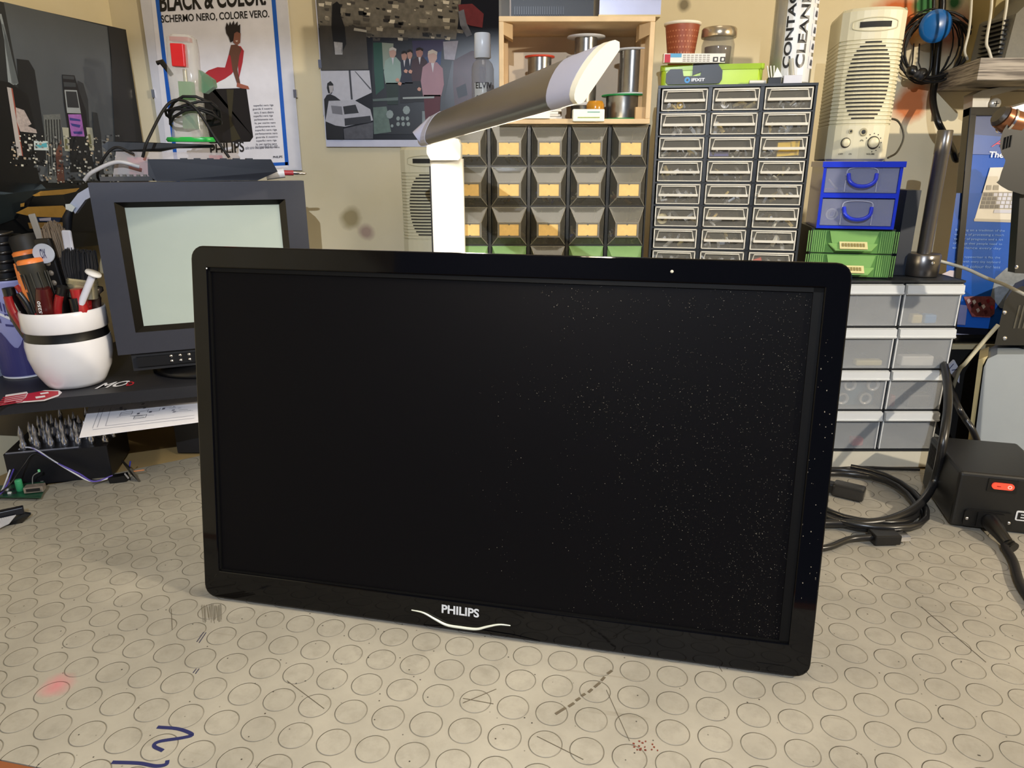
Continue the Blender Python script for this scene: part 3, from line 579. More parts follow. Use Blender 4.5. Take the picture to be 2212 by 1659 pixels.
for (a, z, w_, h_) in ((-.12,.086,.14,.004), (.02,.080,.10,.006), (-.2,.070,.10,.003), (.25,.074,.28,.003), (.3,.088,.2,.003), (.45,.080,.06,.022)): mb.poly([oncup(a, z, .0009), oncup(a+w_, z-.002, .0009), oncup(a+w_, z+h_-.002, .0009), oncup(a, z+h_, .0009)], PUR)
mb.build('print', cup)
CB2 = cc2+V((0,0,.05))
def spiral(t, b, ax, L):
    mb = MB(); u_ = side(ax); w_ = ax.cross(u_); pts = [b+ax*(L*i/150)+(u_*math.cos(i*.63)+w_*math.sin(i*.63))*.0125 for i in range(151)]; mb.tube(pts, .0022, M('4e4b48', .25, .8), 6); mb.build('coil', t)
    mb = MB(); mb.tube([b, b+ax*L], .010, BLACKM, 12); mb.build('core', t)
tool('coiled_tube', 'dark metal spiral-wound tube standing in the violet printed cup', 'tube', CB2+V((-.004,-.008,-.03)), at(2,500,y=.918), spiral)
def blk(t, b, ax, L): mb = MB(); mb.obox(b+ax*L/2, side(ax)*.012, V((0,.008,0)), ax*L/2, M('14130f', .5)); mb.build('body', t, bevel=.003)
tool('black_holster', 'plain black holder standing beside the spiral tube in the printed cup', 'holder', CB2+V((.016,.008,-.03)), at(22,505,y=.940), blk)

# ------------------------------------------------------------------ things under and in front of the riser
tb = thing('tip_stand', 'low black box under the riser with rows of metal soldering tips standing in it', 'stand', at(130, 1030, z=0))
b0, b1 = at(22, 1052, z=0), at(243, 1030, z=0); bd = (b1-b0).normalized(); bn = V((-bd.y, bd.x, 0)); BH = .046
mb = MB(); mb.ext([b0, b1, b1+bn*.10, b0+bn*.10], (0,0,BH), M('111116', .4)); mb.build('box', tb, bevel=.002)
mb = MB(); mb.ext([b0+bn*.003+bd*.002+V((0,0,BH)), b0+bd*.002+bn*.0055+V((0,0,BH)), b1-bd*.035+bn*.0055+V((0,0,BH)), b1-bd*.035+bn*.003+V((0,0,BH))], (0,0,.0012), M('a9a9b2', .3, .5)); mb.build('edge_strip', tb)
def tip():
    mb = MB(); mb.lathe([(.0038,0), (.0042,.001), (.0042,.007), (.0028,.009), (.0024,.016), (.0034,.018), (.0030,.023), (.0012,.028), (.0004,.031)], (0,0,0), M('b9b9c0', .2, .9), 10)
    o = mb.build('soldering_tip'); return tag(o, 'small pointed chrome tip standing in the black box under the riser', 'soldering tip', 'soldering tips in the black box under the riser')
tp = None; random.seed(5)
for r_ in range(4):
    for k in range(7):
        p = b0+bd*(.020+k*.0165+r_*.004)+bn*(.014+r_*.021)+V((0,0,BH+.0002))
        if tp is None: tp = tip(); o = tp
        else: o = tp.copy(); COL.objects.link(o)
        o.location = p; s_ = .85+.4*random.random(); o.scale = (1, 1, s_)
sh_ = thing('paper_sheet', 'white sheet with a printed circuit diagram sticking out from under the black riser', 'paper', at(300, 900, z=.095))
A4 = [at(171, 945, z=.086), at(440, 910, z=.086), at(440, 857, z=.101), at(190, 883, z=.101)]
pn = (A4[1]-A4[0]).cross(A4[3]-A4[0]).normalized(); PP = Plane(A4[0], pn)
mb = MB(); mb.ext([A4[0], A4[1], A4[2]+(A4[2]-A4[1])*.5, A4[3]+(A4[3]-A4[0])*.5], (0,0,-.0007), PAPER); mb.build('sheet', sh_)
mb = MB(); GR = M('5a5a66', .7); LG = M('9a9aa6', .7)
def pline(mb, plane, a, b_, w_, m, off=.0005):
    A, B = plane(*a, off), plane(*b_, off); d = (B-A).normalized(); s = plane.n.cross(d)*w_/2; mb.poly([A+s, B+s, B-s, A-s], m)
for a, b_ in (((200,925),(216,882)), ((210,923),(224,882)), ((228,920),(240,880)), ((228,920),(420,897)), ((200,928),(420,903))): pline(mb, PP, a, b_, .0006, LG)
random.seed(11)
for k in range(46):
    u = 245+random.random()*170; v = 908-random.random()*38-(u-245)*.12; 
    if random.random() < .5: pline(mb, PP, (u,v), (u+8+random.random()*22, v-(1+random.random()*2)), .0006, random.choice((GR, LG)))
    else: pl(mb, PP, [(u,v), (u+6,v-.8), (u+8,v-4), (u+2,v-3.4)], random.choice((GR, LG, LG)), .0005)
for (u, v) in ((270,898), (395,876), (330,890), (300,905)):
    for a, b_ in (((u-12,v),(u+14,v-3)), ((u+14,v-3),(u+17,v-10)), ((u+17,v-10),(u-8,v-7)), ((u-8,v-7),(u-12,v))): pline(mb, PP, a, b_, .0006, GR)
mb.build('circuit_drawing', sh_)
hold = thing('diagram_stack', 'dark folder under the riser that carries the sheet with the circuit diagram', 'folder', (-.47,.93,.0))
c_ = A4[3]+(A4[3]-A4[0])*.5
mb = MB(); mb.box(-.50, -.36, .965, 1.06, .0, .1035, BLACKM); mb.build('folder_body', hold)

def board(z): return lambda u, v: at(u, v, z=z)
bz = board(.006)
pcb = thing('circuit_board', 'small green circuit board with green capacitor at the left edge of the mat', 'circuit board', at(60, 1075, z=0))
mb = MB(); mb.ext([bz(-14,1072), bz(88,1074), bz(100,1050), bz(96,1040), bz(-14,1050)], (0,0,-.0018), M('14402e', .35, coat=.3, var=.3, scale=300)); mb.build('board', pcb)
for u, v in ((4,1071),(80,1072),(90,1046)): mb = MB(); p = at(u,v,z=0); mb.lathe([(.002,.0001), (.002,.0042)], p+V((0,.002,0)), M('c0c0c0', .3, .7), 8); mb.build('standoff', pcb)
mb = MB(); p = bz(44,1060); mb.lathe([(.0036,0), (.0042,.001), (.0042,.0145), (.0036,.016), (0,.016)], p, M('3a9a68', .35), 20); mb.build('capacitor', pcb)
mb = MB(); p = bz(77,1062); mb.obox(p+V((0,0,.005)), bd*.011, bn*.006, V((0,0,.004)), M('b9aca0', .25, .7)); mb.build('usb_socket', pcb, bevel=.0006)
mb = MB(); mb.obox(p+V((0,0,.0052))+bn*-.0062, bd*.008, bn*.0003, V((0,0,.002)), M('1a1a1a', .5)); mb.build('socket_opening', pcb)
for k in range(6): mb = MB(); p = bz(10+k*5.5, 1066-(k%2)*7); mb.obox(p+V((0,0,.001)), bd*.002, bn*.0012, V((0,0,.001)), M(random.choice(('d8d8d8','202024','c8b890')), .4)); mb.build('chip', pcb)
mb = MB(); mb.tube(bez([bz(70,1050), bz(76,1050)+V((0,0,.014)), bz(92,1052)+V((0,0,.022))]), .0006, M('cfcfcf', .3, .6), 5); mb.lathe([(.0015,0), (.0015,.003), (0,.0035)], bz(92,1052)+V((0,0,.022)), M('6fc08a', .3), 8); mb.build('wire_led', pcb)
rc = thing('ribbon_connector', 'black connector block with grey ribbon cable at the left edge, nearest the front', 'connector', at(20, 1110, z=0))
r0, r1 = at(-20, 1122, z=.012), at(52, 1106, z=.012); rd = (r1-r0).normalized(); rn = V((-rd.y, rd.x, 0))
mb = MB(); mb.obox((r0+r1)/2+rn*.006+V((0,0,.001)), rd*(r1-r0).length*.5, rn*.004, V((0,0,.0045)), M('0c0d18', .3)); mb.build('connector_block', rc, bevel=.001)
mb = MB(); mb.ext([r1+rn*.002+V((0,0,-.003)), r1+rd*.006+rn*.002+V((0,0,-.006)), r1-rd*.004-V((0,0,.0118))-rn*.004, r1-rd*.03-rn*.0-V((0,0,.0118))], rn*.006, M('0c0d10', .3)); mb.build('clip', rc)
mb = MB(); q0 = [r0+V((0,0,-.002)), r1-rd*.008+V((0,0,-.002))]; q1 = [r0-rn*.012+V((0,0,-.009)), r1-rd*.016-rn*.008+V((0,0,-.0075))]; q2 = [r0-rn*.035-V((0,0,.0115)), r1-rd*.045-rn*.018-V((0,0,.0112))]
for i in range(14):
    f = i/14; g = (i+.8)/14; L_ = lambda q, t: q[0]*(1-t)+q[1]*t
    for A, B in ((q0, q1), (q1, q2)): mb.ext([L_(A,f), L_(A,g), L_(B,g), L_(B,f)], (0,0,.0008), M('a9a9ae', .5))
mb.build('ribbon', rc)
sm = thing('sensor_module', 'tiny dark sensor board with black plug standing on the mat behind the wires', 'module', at(270, 1035, z=0))
s0 = at(262, 1040, z=0)
mb = MB(); mb.obox(s0+V((.012,.006,.0128)), V((.009,-.007,-.003)), V((.0008,.0010,0)), V((-.005,.0,.010)), M('1a1714', .4)); mb.build('board', sm)
mb = MB(); mb.obox(s0+V((-.003,.001,.0045)), V((.0105,.002,.0012)), V((-.001,.006,0)), V((-.001,0,.0042)), BLACK); mb.build('plug', sm)
for k in range(4): mb = MB(); mb.obox(s0+V((.008+k*.0018,-.0015-k*.0012,.0115-k*.0012)), V((.0009,-.0003,0)), V((0,.0008,0)), V((0,0,.0011)), M('c8c8cc', .3, .5)); mb.build('pin', sm)
mb = MB(); mb.tube([s0+V((.014,.006,.012)), s0+V((.027,.012,.0115))], .0012, M('b5713e', .4), 6); mb.tube([s0+V((.010,.008,.018)), s0+V((.012,.009,.026))], .001, M('2a2f9a', .4), 6); mb.build('leads', sm)
ws = s0+V((-.012,.0,.005))
for nm, h, dx, lab in (('white_wire', 'd8d8de', 0, 'thin white wire arching from the green board to the sensor plug'), ('violet_wire', '5a4aa8', .005, 'thin violet wire arching beside the white one from the green board to the sensor plug')):
    P = [at(-8,1075,z=.008), at(8+dx*900,1052,z=.012), at(27+dx*1600,1000,z=.03), at(40+dx*1000,972,z=.045), at(70,968,z=.050), at(115-dx*400,995,z=.036), at(160+dx*1800,1022,z=.018), at(198+dx*900,1040,z=.008), ws+V((0,dx*.7-.001,.001+dx*.3))]
    mb = MB(); mb.tube(bez(P), .0011, M(h, .45), 6); tag(mb.build(nm, loc=P[-1]), lab, 'wire')
P = [at(-8,1068,z=.008), at(20,1048,z=.02), at(50,1006,z=.035), at(75,980,z=.046), at(120,1000,z=.033), at(170,1024,z=.014), at(205,1037,z=.007), ws+V((0,.0028,0))]
mb = MB(); mb.tube(bez(P), .001, M('101014', .45), 6); tag(mb.build('black_wire', loc=P[-1]), 'thin black wire running between the violet and white ones to the sensor plug', 'wire')

# ------------------------------------------------------------------ pictures on the walls
c2, c1 = V((-.654, 1.0065, 0)), V((-.6017, 1.2044, 0)); cd = (c1-c2).normalized(); c0 = c1-cd*.42; cn = V((cd.y, -cd.x, 0))
cv = thing('city_canvas', 'dark canvas print of city towers and a yellow cab on the left wall', 'picture', (c1+c0)/2+V((0,0,.318)))
CZ0, CZ1 = .318, .6106; CP = Plane(c1, cn)
mb = MB(); mb.ext([c0-cn*.03+V((0,0,CZ0)), c0+V((0,0,CZ0)), c1+V((0,0,CZ0)), c1-cn*.016+V((0,0,CZ0))], (0,0,CZ1-CZ0), M('17181b', .5)); mb.build('canvas', cv)
mb = MB()
g1, g2, g3, g4, g5 = (M(h, .35, var=.25, scale=60) for h in ('5a5f63', '2b2e30', '121314', '8c9092', '3c4144'))
def cz(pts, m, k=1): pl(mb, CP, pts, m, .0003+.0002*k)
SKY = M('54595d', .35, var=.3, scale=9)
cz([(-60,-12),(12,6),(272,64),(300,400),(300,520),(-60,560)], g3, 0)
cz([(8,4),(233,58),(250,250),(255,390),(60,390),(30,160)], SKY, 1)
cz([(-50,-10),(8,5),(42,185),(35,350),(-50,360)], M('26292b', .35), 2)
for k in range(3): cz([(-2+k*5,30+k*22),(3+k*5,30+k*22),(40,180+k*0),(34-k*8,184)], M('8d9598', .4), 3)
cz([(36,127),(62,130),(75,152),(98,305),(100,360),(50,350)], M('1b1d1f', .35), 3)
cz([(-40,165),(20,178),(60,205),(75,270),(80,350),(60,380),(-40,350)], g3, 4)
cz([(15,188),(24,190),(48,336),(38,337)], M('b9b3b0', .4), 5); cz([(24,190),(27,191),(50,337),(48,337)], M('a05040', .4), 5)
for a in ([(34,232),(52,238),(68,268),(60,272),(36,262)], [(36,262),(78,280),(80,288),(44,284)]): cz(a, M('b6aaa6', .4, var=.5, scale=300), 6)
cz([(73,304),(103,305),(105,325),(74,324)], M('cfdcdc', .4, var=.2), 6); cz([(76,314),(101,308),(102,318),(80,320)], M('5ab0c0', .4), 7)
cz([(93,248),(130,246),(136,350),(140,395),(104,395)], M('6a6e6c', .4, var=.5, scale=400), 4)
for k in range(6): cz([(98+k*6,258),(100+k*6,258),(106+k*6,380),(104+k*6,380)], g3, 5)
cz([(120,330),(132,300),(140,395),(124,395)], M('6b4438', .4), 6)
cz([(134,161),(161,163),(172,200),(186,240),(192,300),(205,370),(152,372),(150,300),(138,220)], g3, 5)
for a in ([(135,163),(160,165),(160,172),(136,170)], [(137,177),(163,179),(164,188),(138,187)]): cz(a, M('3a3f42', .4), 6)
cz([(139,194),(166,195),(175,245),(145,244)], M('9fa6a8', .4), 6); cz([(142,197),(165,198),(171,233),(146,232)], M('2a2d30', .4), 7)
cz([(147,247),(175,247),(183,295),(154,294)], M('a468b8', .35, var=.3, scale=200), 7)
for a in ([(150,254),(173,258),(174,262),(151,260)], [(152,266),(174,270),(172,276),(156,272)], [(158,284),(178,284),(178,290),(160,289)]): cz(a, M('3b3f8a', .4), 8)
for a in ([(134,275),(148,276),(151,327),(140,326)], [(186,275),(199,276),(206,325),(194,325)]): cz(a, M('b3b3a0', .4), 6)
for a in ([(140,300),(145,300),(147,322),(141,322)], [(190,290),(195,290),(199,318),(192,318)]): cz(a, M('6a6a48', .4), 7)
cz([(168,174),(180,180),(190,215),(195,300),(188,300),(176,240),(166,195)], g2, 4)
cz([(200,242),(210,244),(218,290),(225,380),(205,370)], M('2c2f31', .4), 6); cz([(215,300),(232,305),(248,392),(222,392)], M('7d8284', .4, var=.6, scale=400), 5)
cz([(233,57),(272,64),(298,350),(298,400),(252,400),(248,300),(243,200),(240,120)], M('1a1916', .4), 7)
random.seed(4)
for k in range(380):
    u = 20+random.random()*240; v = 290+random.random()*105; s = 1.5+random.random()*4
    cz([(u,v),(u+s,v+.5),(u+s,v+s),(u,v+s*.8)], M(random.choice(('c8c6bc','8b8d8c','e2dfd0','4a4c4e','15171a','2c2e30','b9a890')), .4), 8)
cz([(-40,352),(80,362),(88,398),(60,420),(-40,410)], g3, 9)
cz([(-40,385),(15,392),(90,398),(100,408),(10,420),(-40,440)], M('445058', .3, var=.4), 9); cz([(-40,420),(10,420),(100,407),(150,405),(60,440),(40,470),(-40,500)], M('1b2224', .3), 10)
TAXI = M('b98a3c', .4, var=.2, scale=100)
cz([(60,430),(90,412),(150,406),(170,404),(200,420),(210,470),(206,500),(60,500),(30,470)], M('0e0f12', .4), 10)
cz([(70,422),(88,413),(150,408),(172,406),(164,414),(138,420),(76,424)], TAXI, 11); cz([(34,460),(60,447),(136,444),(148,455),(140,470),(70,468)], TAXI, 11)
cz([(72,425),(136,421),(144,442),(62,445)], M('0a0c10', .2), 12); cz([(70,469),(132,470),(128,480),(78,478)], M('20304e', .3), 12); cz([(84,472),(110,470),(110,477),(86,477)], M('b9b0b8', .4), 13); cz([(44,440),(53,438),(52,446),(44,447)], TAXI, 12)
cz([(60,481),(140,480),(134,492),(64,494)], M('8f6c38', .4, var=.4), 11)
mb.build('print', cv)
# white signal-flag item at the television's left rear
wt = thing('white_angled_tool', 'white angled plastic holder with a metal end on a black stem, left of the television', 'tool', at(165, 520, y=.93))
yy = .93; mb = MB(); mb.ext([at(195,402,y=yy), at(200,424,y=yy), at(184,432,y=yy), at(162,462,y=yy), at(151,440,y=yy), at(168,418,y=yy)][::-1], (0,.006,0), M('b6bcd0', .35)); mb.build('arm', wt, bevel=.001)
mb = MB(); mb.ext([at(141,441,y=yy-.004), at(152,440,y=yy-.004), at(162,448,y=yy-.004), at(156,458,y=yy-.004), at(142,452,y=yy-.004)], (0,.012,0), M('cdd6dc', .25, .3)); mb.build('metal_end', wt, bevel=.001)
mb = MB(); mb.tube([at(152,452,y=yy), at(146,470,y=yy), at(146,500,y=yy), at(160,600,y=yy), V((at(160,600,y=yy).x, yy, RZ+.002))], [.004,.006,.005,.003,.003], BLACKM); mb.build('stem', wt)
# leaflet on the left wall behind the cup
LP = Plane((LWL(.9)+.004, .9, 0), (1, -.274, 0))
lf = thing('leaflet', 'pale blue-grey leaflet with large black lettering on the wall behind the printed cup', 'leaflet', LP(0, 780))
mb = MB(); Q = [LP(-60,735), LP(30,716), LP(72,700), LP(72,800), LP(30,812), LP(-60,850)]; mb.ext([q-LP.n*.001 for q in Q], LP.n*.0015, M('9aa0b4', .6)); mb.build('sheet', lf)
mb = MB(); ptext(mb, LP, 'sing', (-22,783), (33,775), (-22,742), BLACK, .0010, .01); ptext(mb, LP, 'ma', (2,805), (26,801), (2,793), BLACK, .0010); mb.build('lettering', lf)

def clipframe(name, label, cat, u0, u1, vb, h_, y=YW-.006, back='dfe0ea'):
    x0, x1 = at(u0[0], u0[1], y=y).x, at(u1[0], u1[1], y=y).x; z0 = at(*vb, y=y).z
    t = thing(name, label, cat, ((x0+x1)/2, y, z0)); mb = MB(); mb.box(x0, x1, y, y+.004, z0, z0+h_, M(back, .35)); mb.build('backing', t)
    for x, z in ((x0, z0+h_*.34), (x1, z0+h_*.34)): mb = MB(); mb.box(x-.0025, x+.0025, y-.0015, y+.006, z, z+.012, CHROME); mb.build('clip', t)
    return t, Plane((0, y, 0), (0, -1, 0))
t, PA = clipframe('advert_poster', 'framed advert with blue border and a woman in a red dress behind the television', 'poster', (360,400), (652,368), (652,368), .33)
mb = MB(); BL = M('1560c8', .45); TXB = M('17120e', .5); DUN = M('6b4433', .6); REDD = M('b82b36', .5, var=.15)
def q(pts, m, k=1): pl(mb, PA, pts, m, .0003+.0002*k)
q([(322,-40),(588,-40),(622,362),(365,372)], M('f0eff8', .45), 0)
for a, b_ in (((331,-40),(384,400)), ((583,-40),(618,357))): q([a, (a[0]+9,a[1]), (b_[0]+6,b_[1]), (b_[0]-2,b_[1])], BL, 1)
q([(383,360),(622,350),(622,357),(383,368)], BL, 1)
ptext(mb, PA, 'BLACK & COLOR.', (346,26), (575,11), (343,-16), TXB, .0008, .03); ptext(mb, PA, 'SCHERMO NERO, COLORE VERO.', (349,52), (582,40), (347,33), TXB, .0008, .018)
q([(440,162),(436,172),(466,192),(532,190),(547,296),(540,306),(455,310),(438,300)], M('141016', .3), 1)
q([(489,193),(505,193),(500,262),(520,300),(500,306)], M('3a3420', .4), 2)
q([(433,167),(450,152),(470,145),(486,146),(494,118),(505,97),(520,100),(527,110),(524,135),(516,170),(514,140),(500,160),(486,170),(470,178),(452,189)], REDD, 3)
q([(450,190),(503,159),(515,190)], M('f2f2f6', .5), 2)
q([(499,97),(512,96),(522,106),(517,120),(513,150),(519,180),(512,181),(502,150),(498,120),(494,118)], DUN, 4)
q([(512,178),(520,181),(536,186),(539,193),(522,191),(511,187)], M('a8604c', .6), 5)
q([(502,70),(510,65),(520,72),(519,92),(512,98),(504,92)], M('8a5846', .6), 5); q([(508,88),(514,87),(512,91)], M('e6d2c8', .5), 6)
q([(487,60),(490,48),(494,56),(497,46),(500,54),(505,44),(507,54),(513,46),(514,56),(519,52),(519,72),(512,68),(506,72),(504,88),(498,92),(494,80),(489,72)], M('241a16', .7), 6)
random.seed(2)
for k in range(13):
    u0 = 545+k*.7+random.random()*3; u1 = 585+k*1.1+random.random()*6; v = 230+k*7.6
    ptext(mb, PA, random.choice(('superfici nera riga', 'guarda il nostro', 'vero, il nero dietro', 'perfettamente nera', 'lo, per merito nero')), (u0,v+1.5), (u1,v), (u0-.3,v-4), M('4c4650', .6), .0008, .01)
ptext(mb, PA, 'PHILIPS', (455,336), (528,328), (453,312), M('25201f', .5), .0008, .02); ptext(mb, PA, 'solo sono del nuovo Black & Color', (530,323), (600,318), (530,316), M('4c4650', .6), .0008); ptext(mb, PA, 'PHILIPS', (590,342), (610,341), (590,337), TXB, .0008, .02)
mb.build('print', t)
t, PB = clipframe('photo_collage', 'large framed collage of old photographs with men in suits, hanging between poster and wooden crate', 'picture', (705,318), (1110,318), (705,317), .35, back='d3d5e8')
mb = MB()
def q(pts, m, k=1): pl(mb, PB, pts, m, .0003+.0002*k)
def qm(h, v_=.35, s=150): return M(h, .35, var=v_, scale=s)
q([(681,-30),(1100,-30),(1100,302),(706,302)], M('14141a', .3), 0)
q([(681,-30),(1000,-30),(985,85),(790,80),(688,60)], qm('6f6a60', .6, 120), 1)
random.seed(9)
for k in range(150):
    u = 684+random.random()*310; v = -25+random.random()*112; s = 3+random.random()*14
    q([(u,v),(u+s,v+random.random()*2),(u+s*.9,v+s*.6),(u+1,v+s*.5)], qm(random.choice(('2a2724','b9b2a2','8d877a','4d4943','d6cfc0','39352f','15140f')), .2), 2+k%3)
q([(690,55),(790,58),(796,150),(693,152)], qm('4a4640', .3, 60), 5)
q([(718,10),(728,3),(736,12),(735,30),(745,60),(748,95),(738,115),(722,112),(716,60)], M('0c0b0c', .4), 6); q([(721,90),(740,92),(740,118),(724,118)], qm('b8b8bc'), 6)
q([(765,60),(792,65),(792,70),(764,66)], M('c8c6c0', .4), 7)
q([(694,153),(798,152),(803,200),(698,250)], qm('c3c3cc', .1), 6); q([(753,152),(757,152),(762,215),(758,215)], M('34343a', .4), 7)
q([(766,154),(768,154),(802,192),(800,194)], M('4a4a52', .4), 7)
q([(700,215),(706,205),(713,203),(724,208),(740,220),(742,302),(705,300)], M('131216', .4), 7)
q([(707,180),(714,175),(720,182),(720,195),(716,203),(709,201),(706,190)], M('100f10', .4), 8); q([(710,185),(720,185),(719,198),(713,202)], M('b2aeb0', .4), 9)
q([(710,218),(765,216),(800,236),(806,260),(745,274),(702,268)], qm('b9b9c2', .15), 8)
q([(715,228),(738,230),(740,248),(718,245)], M('77777f', .4), 9); q([(741,230),(768,226),(775,244),(744,247)], M('232327', .4), 9); q([(744,256),(800,250),(802,264),(745,272)], M('2a2a30', .4), 9); q([(703,262),(736,276),(740,302),(706,300)], M('121114', .4), 9)
q([(742,278),(806,264),(806,300),(744,301)], qm('55555c', .4), 9)
q([(803,88),(985,88),(960,210),(980,290),(806,290)], M('16181d', .35), 6)
q([(806,92),(825,92),(830,190),(812,205),(808,150)], M('0f4a3a', .4), 7); q([(825,92),(850,94),(848,150),(828,150)], M('8d9a8e', .4), 8); q([(890,88),(960,86),(955,110),(915,125),(893,120)], M('2a1c4a', .4), 8); q([(915,90),(955,90),(952,140),(915,140)], M('15356e', .4), 7)
def man(u, v, w_, h_, suit, skin, hair, k=10, legs='15161e', face=1):
    q([(u-w_*.42,v+h_*.2),(u-w_*.15,v+h_*.13),(u+w_*.2,v+h_*.13),(u+w_*.45,v+h_*.22),(u+w_*.5,v+h_*.45),(u+w_*.38,v+h_*.62),(u-w_*.4,v+h_*.62),(u-w_*.5,v+h_*.4)], M(suit, .5, var=.15), k)
    q([(u-w_*.38,v+h_*.6),(u+w_*.36,v+h_*.6),(u+w_*.3,v+h_),(u-w_*.3,v+h_)], M(legs, .5), k)
    hw = w_*.2; q([(u-hw,v+h_*.05),(u-hw*.7,v+h_*.13),(u+hw*.4,v+h_*.15),(u+hw,v+h_*.08),(u+hw,v),(u,v-h_*.03),(u-hw,v)], M(skin, .5), k+1)
    q([(u-hw,v+h_*.02),(u-hw*.9,v-h_*.03),(u,v-h_*.055),(u+hw*1.1,v-h_*.02),(u+hw,v+h_*.03),(u+hw*.3,v-.5)], M(hair, .6), k+2)
    q([(u-w_*.06,v+h_*.14),(u+w_*.08,v+h_*.14),(u+w_*.02,v+h_*.28)], M('d0d0da', .5), k+2)
man(873,115,30,108,'1b2036','b58a7c','151013',9); man(885,112,28,110,'1a1e33','b58a7c','1c1618',10)
man(906,108,38,112,'3a1f28','a97a70','160f12',11); man(848,108,38,118,'8fa9a2','c29f94','c9c6c4',12,'152a22'); man(934,115,50,150,'a88390','c7a7a0','cfc4bc',13,'541624')
for u, v in ((876,153),(886,154),(858,172),(905,192),(863,180)): q([(u-4,v),(u,v-4),(u+5,v-1),(u+3,v+5),(u-2,v+4)], M('c79684', .5), 17)
q([(870,210),(938,208),(938,212),(870,214)], M('9aa2a0', .3), 16); q([(805,214),(860,210),(860,217),(806,219)], M('5b6a66', .3), 14)
q([(806,232),(835,230),(845,285),(808,290)], qm('5e7269', .4), 8)
for u, v, r in ((842,247,8),(878,238,8),(860,256,4),(870,256,4),(880,256,4),(860,268,4),(871,268,4),(882,268,4),(847,272,3)): q([(u+r*math.cos(a), v+r*1.2*math.sin(a)) for a in [k*.785 for k in range(8)]], qm('8b9897', .2), 12)
q([(912,240),(932,240),(932,285),(912,286)], qm('7b8689', .3), 12)
q([(957,90),(990,88),(982,130),(960,128)], qm('9c98a8', .3), 10); q([(980,130),(1018,110),(1050,110),(1050,240),(985,260),(978,180)], qm('3b1420', .5, 60), 8)
q([(990,10),(1020,8),(1045,30),(1042,60),(1015,55),(995,45)], qm('6e2c30', .3), 8); q([(990,25),(1002,20),(1008,50),(1020,75),(1008,80),(994,55)], qm('6b6d78', .3), 9)
q([(985,190),(1006,180),(1010,205),(990,212)], M('232733', .4), 10)
mb.build('print', t)

# ------------------------------------------------------------------ desk lamp
lp = thing('desk_lamp', 'slim folding LED desk lamp with white post and silver head reaching over the black monitor', 'lamp', (-.074, .825, .0))
WH = M('eceae4', .35, var=.02)
mb = MB(); mb.lathe([(.062,.0003), (.064,.003), (.062,.014), (.05,.017), (0,.017)], (-.074,.835,0), WH, 48); mb.build('base', lp)
mb = MB(); mb.ext([(x-.074, .834+y, .016) for x, y in rrect(.0375, .019, .004)], (0,0,.402), WH); mb.build('post', lp, bevel=.0006)
mb = MB(); mb.box(-.0935, -.0915, .826, .842, .02, .410, BLACK); mb.build('hinge_strip', lp)
mb = MB(); mb.ext([at(u,v,y=.812) for u, v in ((921,300),(948,292),(990,300),(995,312),(995,341),(990,346),(930,346),(922,332))][::-1], (0,.026,0), WH); mb.build('pivot_block', lp, bevel=.002)
# head: flat bar with a rounded back, cross-section in (LW, -LN)
U2 = -LN; W2 = LW if LW.z > 0 else -LW
def hsec(c, sw, st, sl=0):
    prof = [(-.024*math.cos(math.pi*i/12), .0102*math.sin(math.pi*i/12)**.75) for i in range(13)]+[(.0205,-.0035), (-.0205,-.0035)]
    return [c+W2*(a*sw)+U2*(b_*st)+LA*(sl*(a/.024)) for a, b_ in prof]
def hloft(mb, A, B, m):
    k = len(A); mb.add(A+B, [(i, (i+1)%k, k+(i+1)%k, k+i) for i in range(12)], m, True); mb.add(A+B, [(i, (i+1)%k, k+(i+1)%k, k+i) for i in range(12, k)]+[tuple(range(k))[::-1], tuple(range(k, 2*k))], m)
ALU = M('8f8a84', .32, .9, var=.05); CAPM = M('b9b9cc', .35, var=.02); CREAMY = M('f3ead0', .4, var=.02)
hs = PIV+LA*.022; he = TIP-LA*.052
mb = MB(); A = hsec(hs, .80, 1); B = hsec(he, .80, 1, -.003); k = 15
hloft(mb, A, B, ALU); hd = mb.build('head', lp, bevel=0)
mb = MB(); A = hsec(he, .81, 1.02, -.003); B = hsec(TIP-LA*.010, .80, .95, .005); 
hloft(mb, A, B, CAPM); mb.build('end_cap', lp, bevel=0)
mb = MB(); A = hsec(TIP-LA*.0105, .82, .95, .005); B = hsec(TIP-LA*.004, .83, .8, .006)
hloft(mb, A, B, CREAMY); mb.build('end_rim', lp, bevel=0)
mb = MB(); mb.obox((hs+he)/2+LN*.0045, LA*((he-hs).length/2+.01), W2*.011, LN*.0008, M('fff2d8', .4, emit=3)); mb.build('light_strip', lp)
k = 15; mb = MB(); A = hsec(PIV-LA*.012, .78, 1); B = hsec(PIV+LA*.0225, .82, 1.05); mb.add(A+B, [(i, (i+1)%k, k+(i+1)%k, k+i) for i in range(k)]+[tuple(range(k))[::-1], tuple(range(k, 2*k))], CAPM); mb.build('knuckle', lp, bevel=.001)
mb = MB(); mb.tube([at(940,268,y=.822), at(902,299,y=.822)], [.010,.0085], CAPM, 16); mb.build('hinge_pin', lp)

# ------------------------------------------------------------------ shelf that carries the drawer cabinets (hidden behind the monitor)
SZ = .203
ss_ = thing('storage_shelf', 'low wooden shelf behind the black monitor carrying the two small-parts cabinets', 'shelf', (.1, 1.05, 0))
PINE = M('9c7a4a', .6, scale=15, var=.2)
mb = MB(); mb.box(-.18, .374, .955, 1.20, SZ-.015, SZ-.0005, PINE); mb.build('shelf_top', ss_)
for x in (-.175, .355): mb = MB(); mb.box(x, x+.015, .96, 1.195, .0, SZ-.0155, PINE); mb.build('side_panel', ss_)

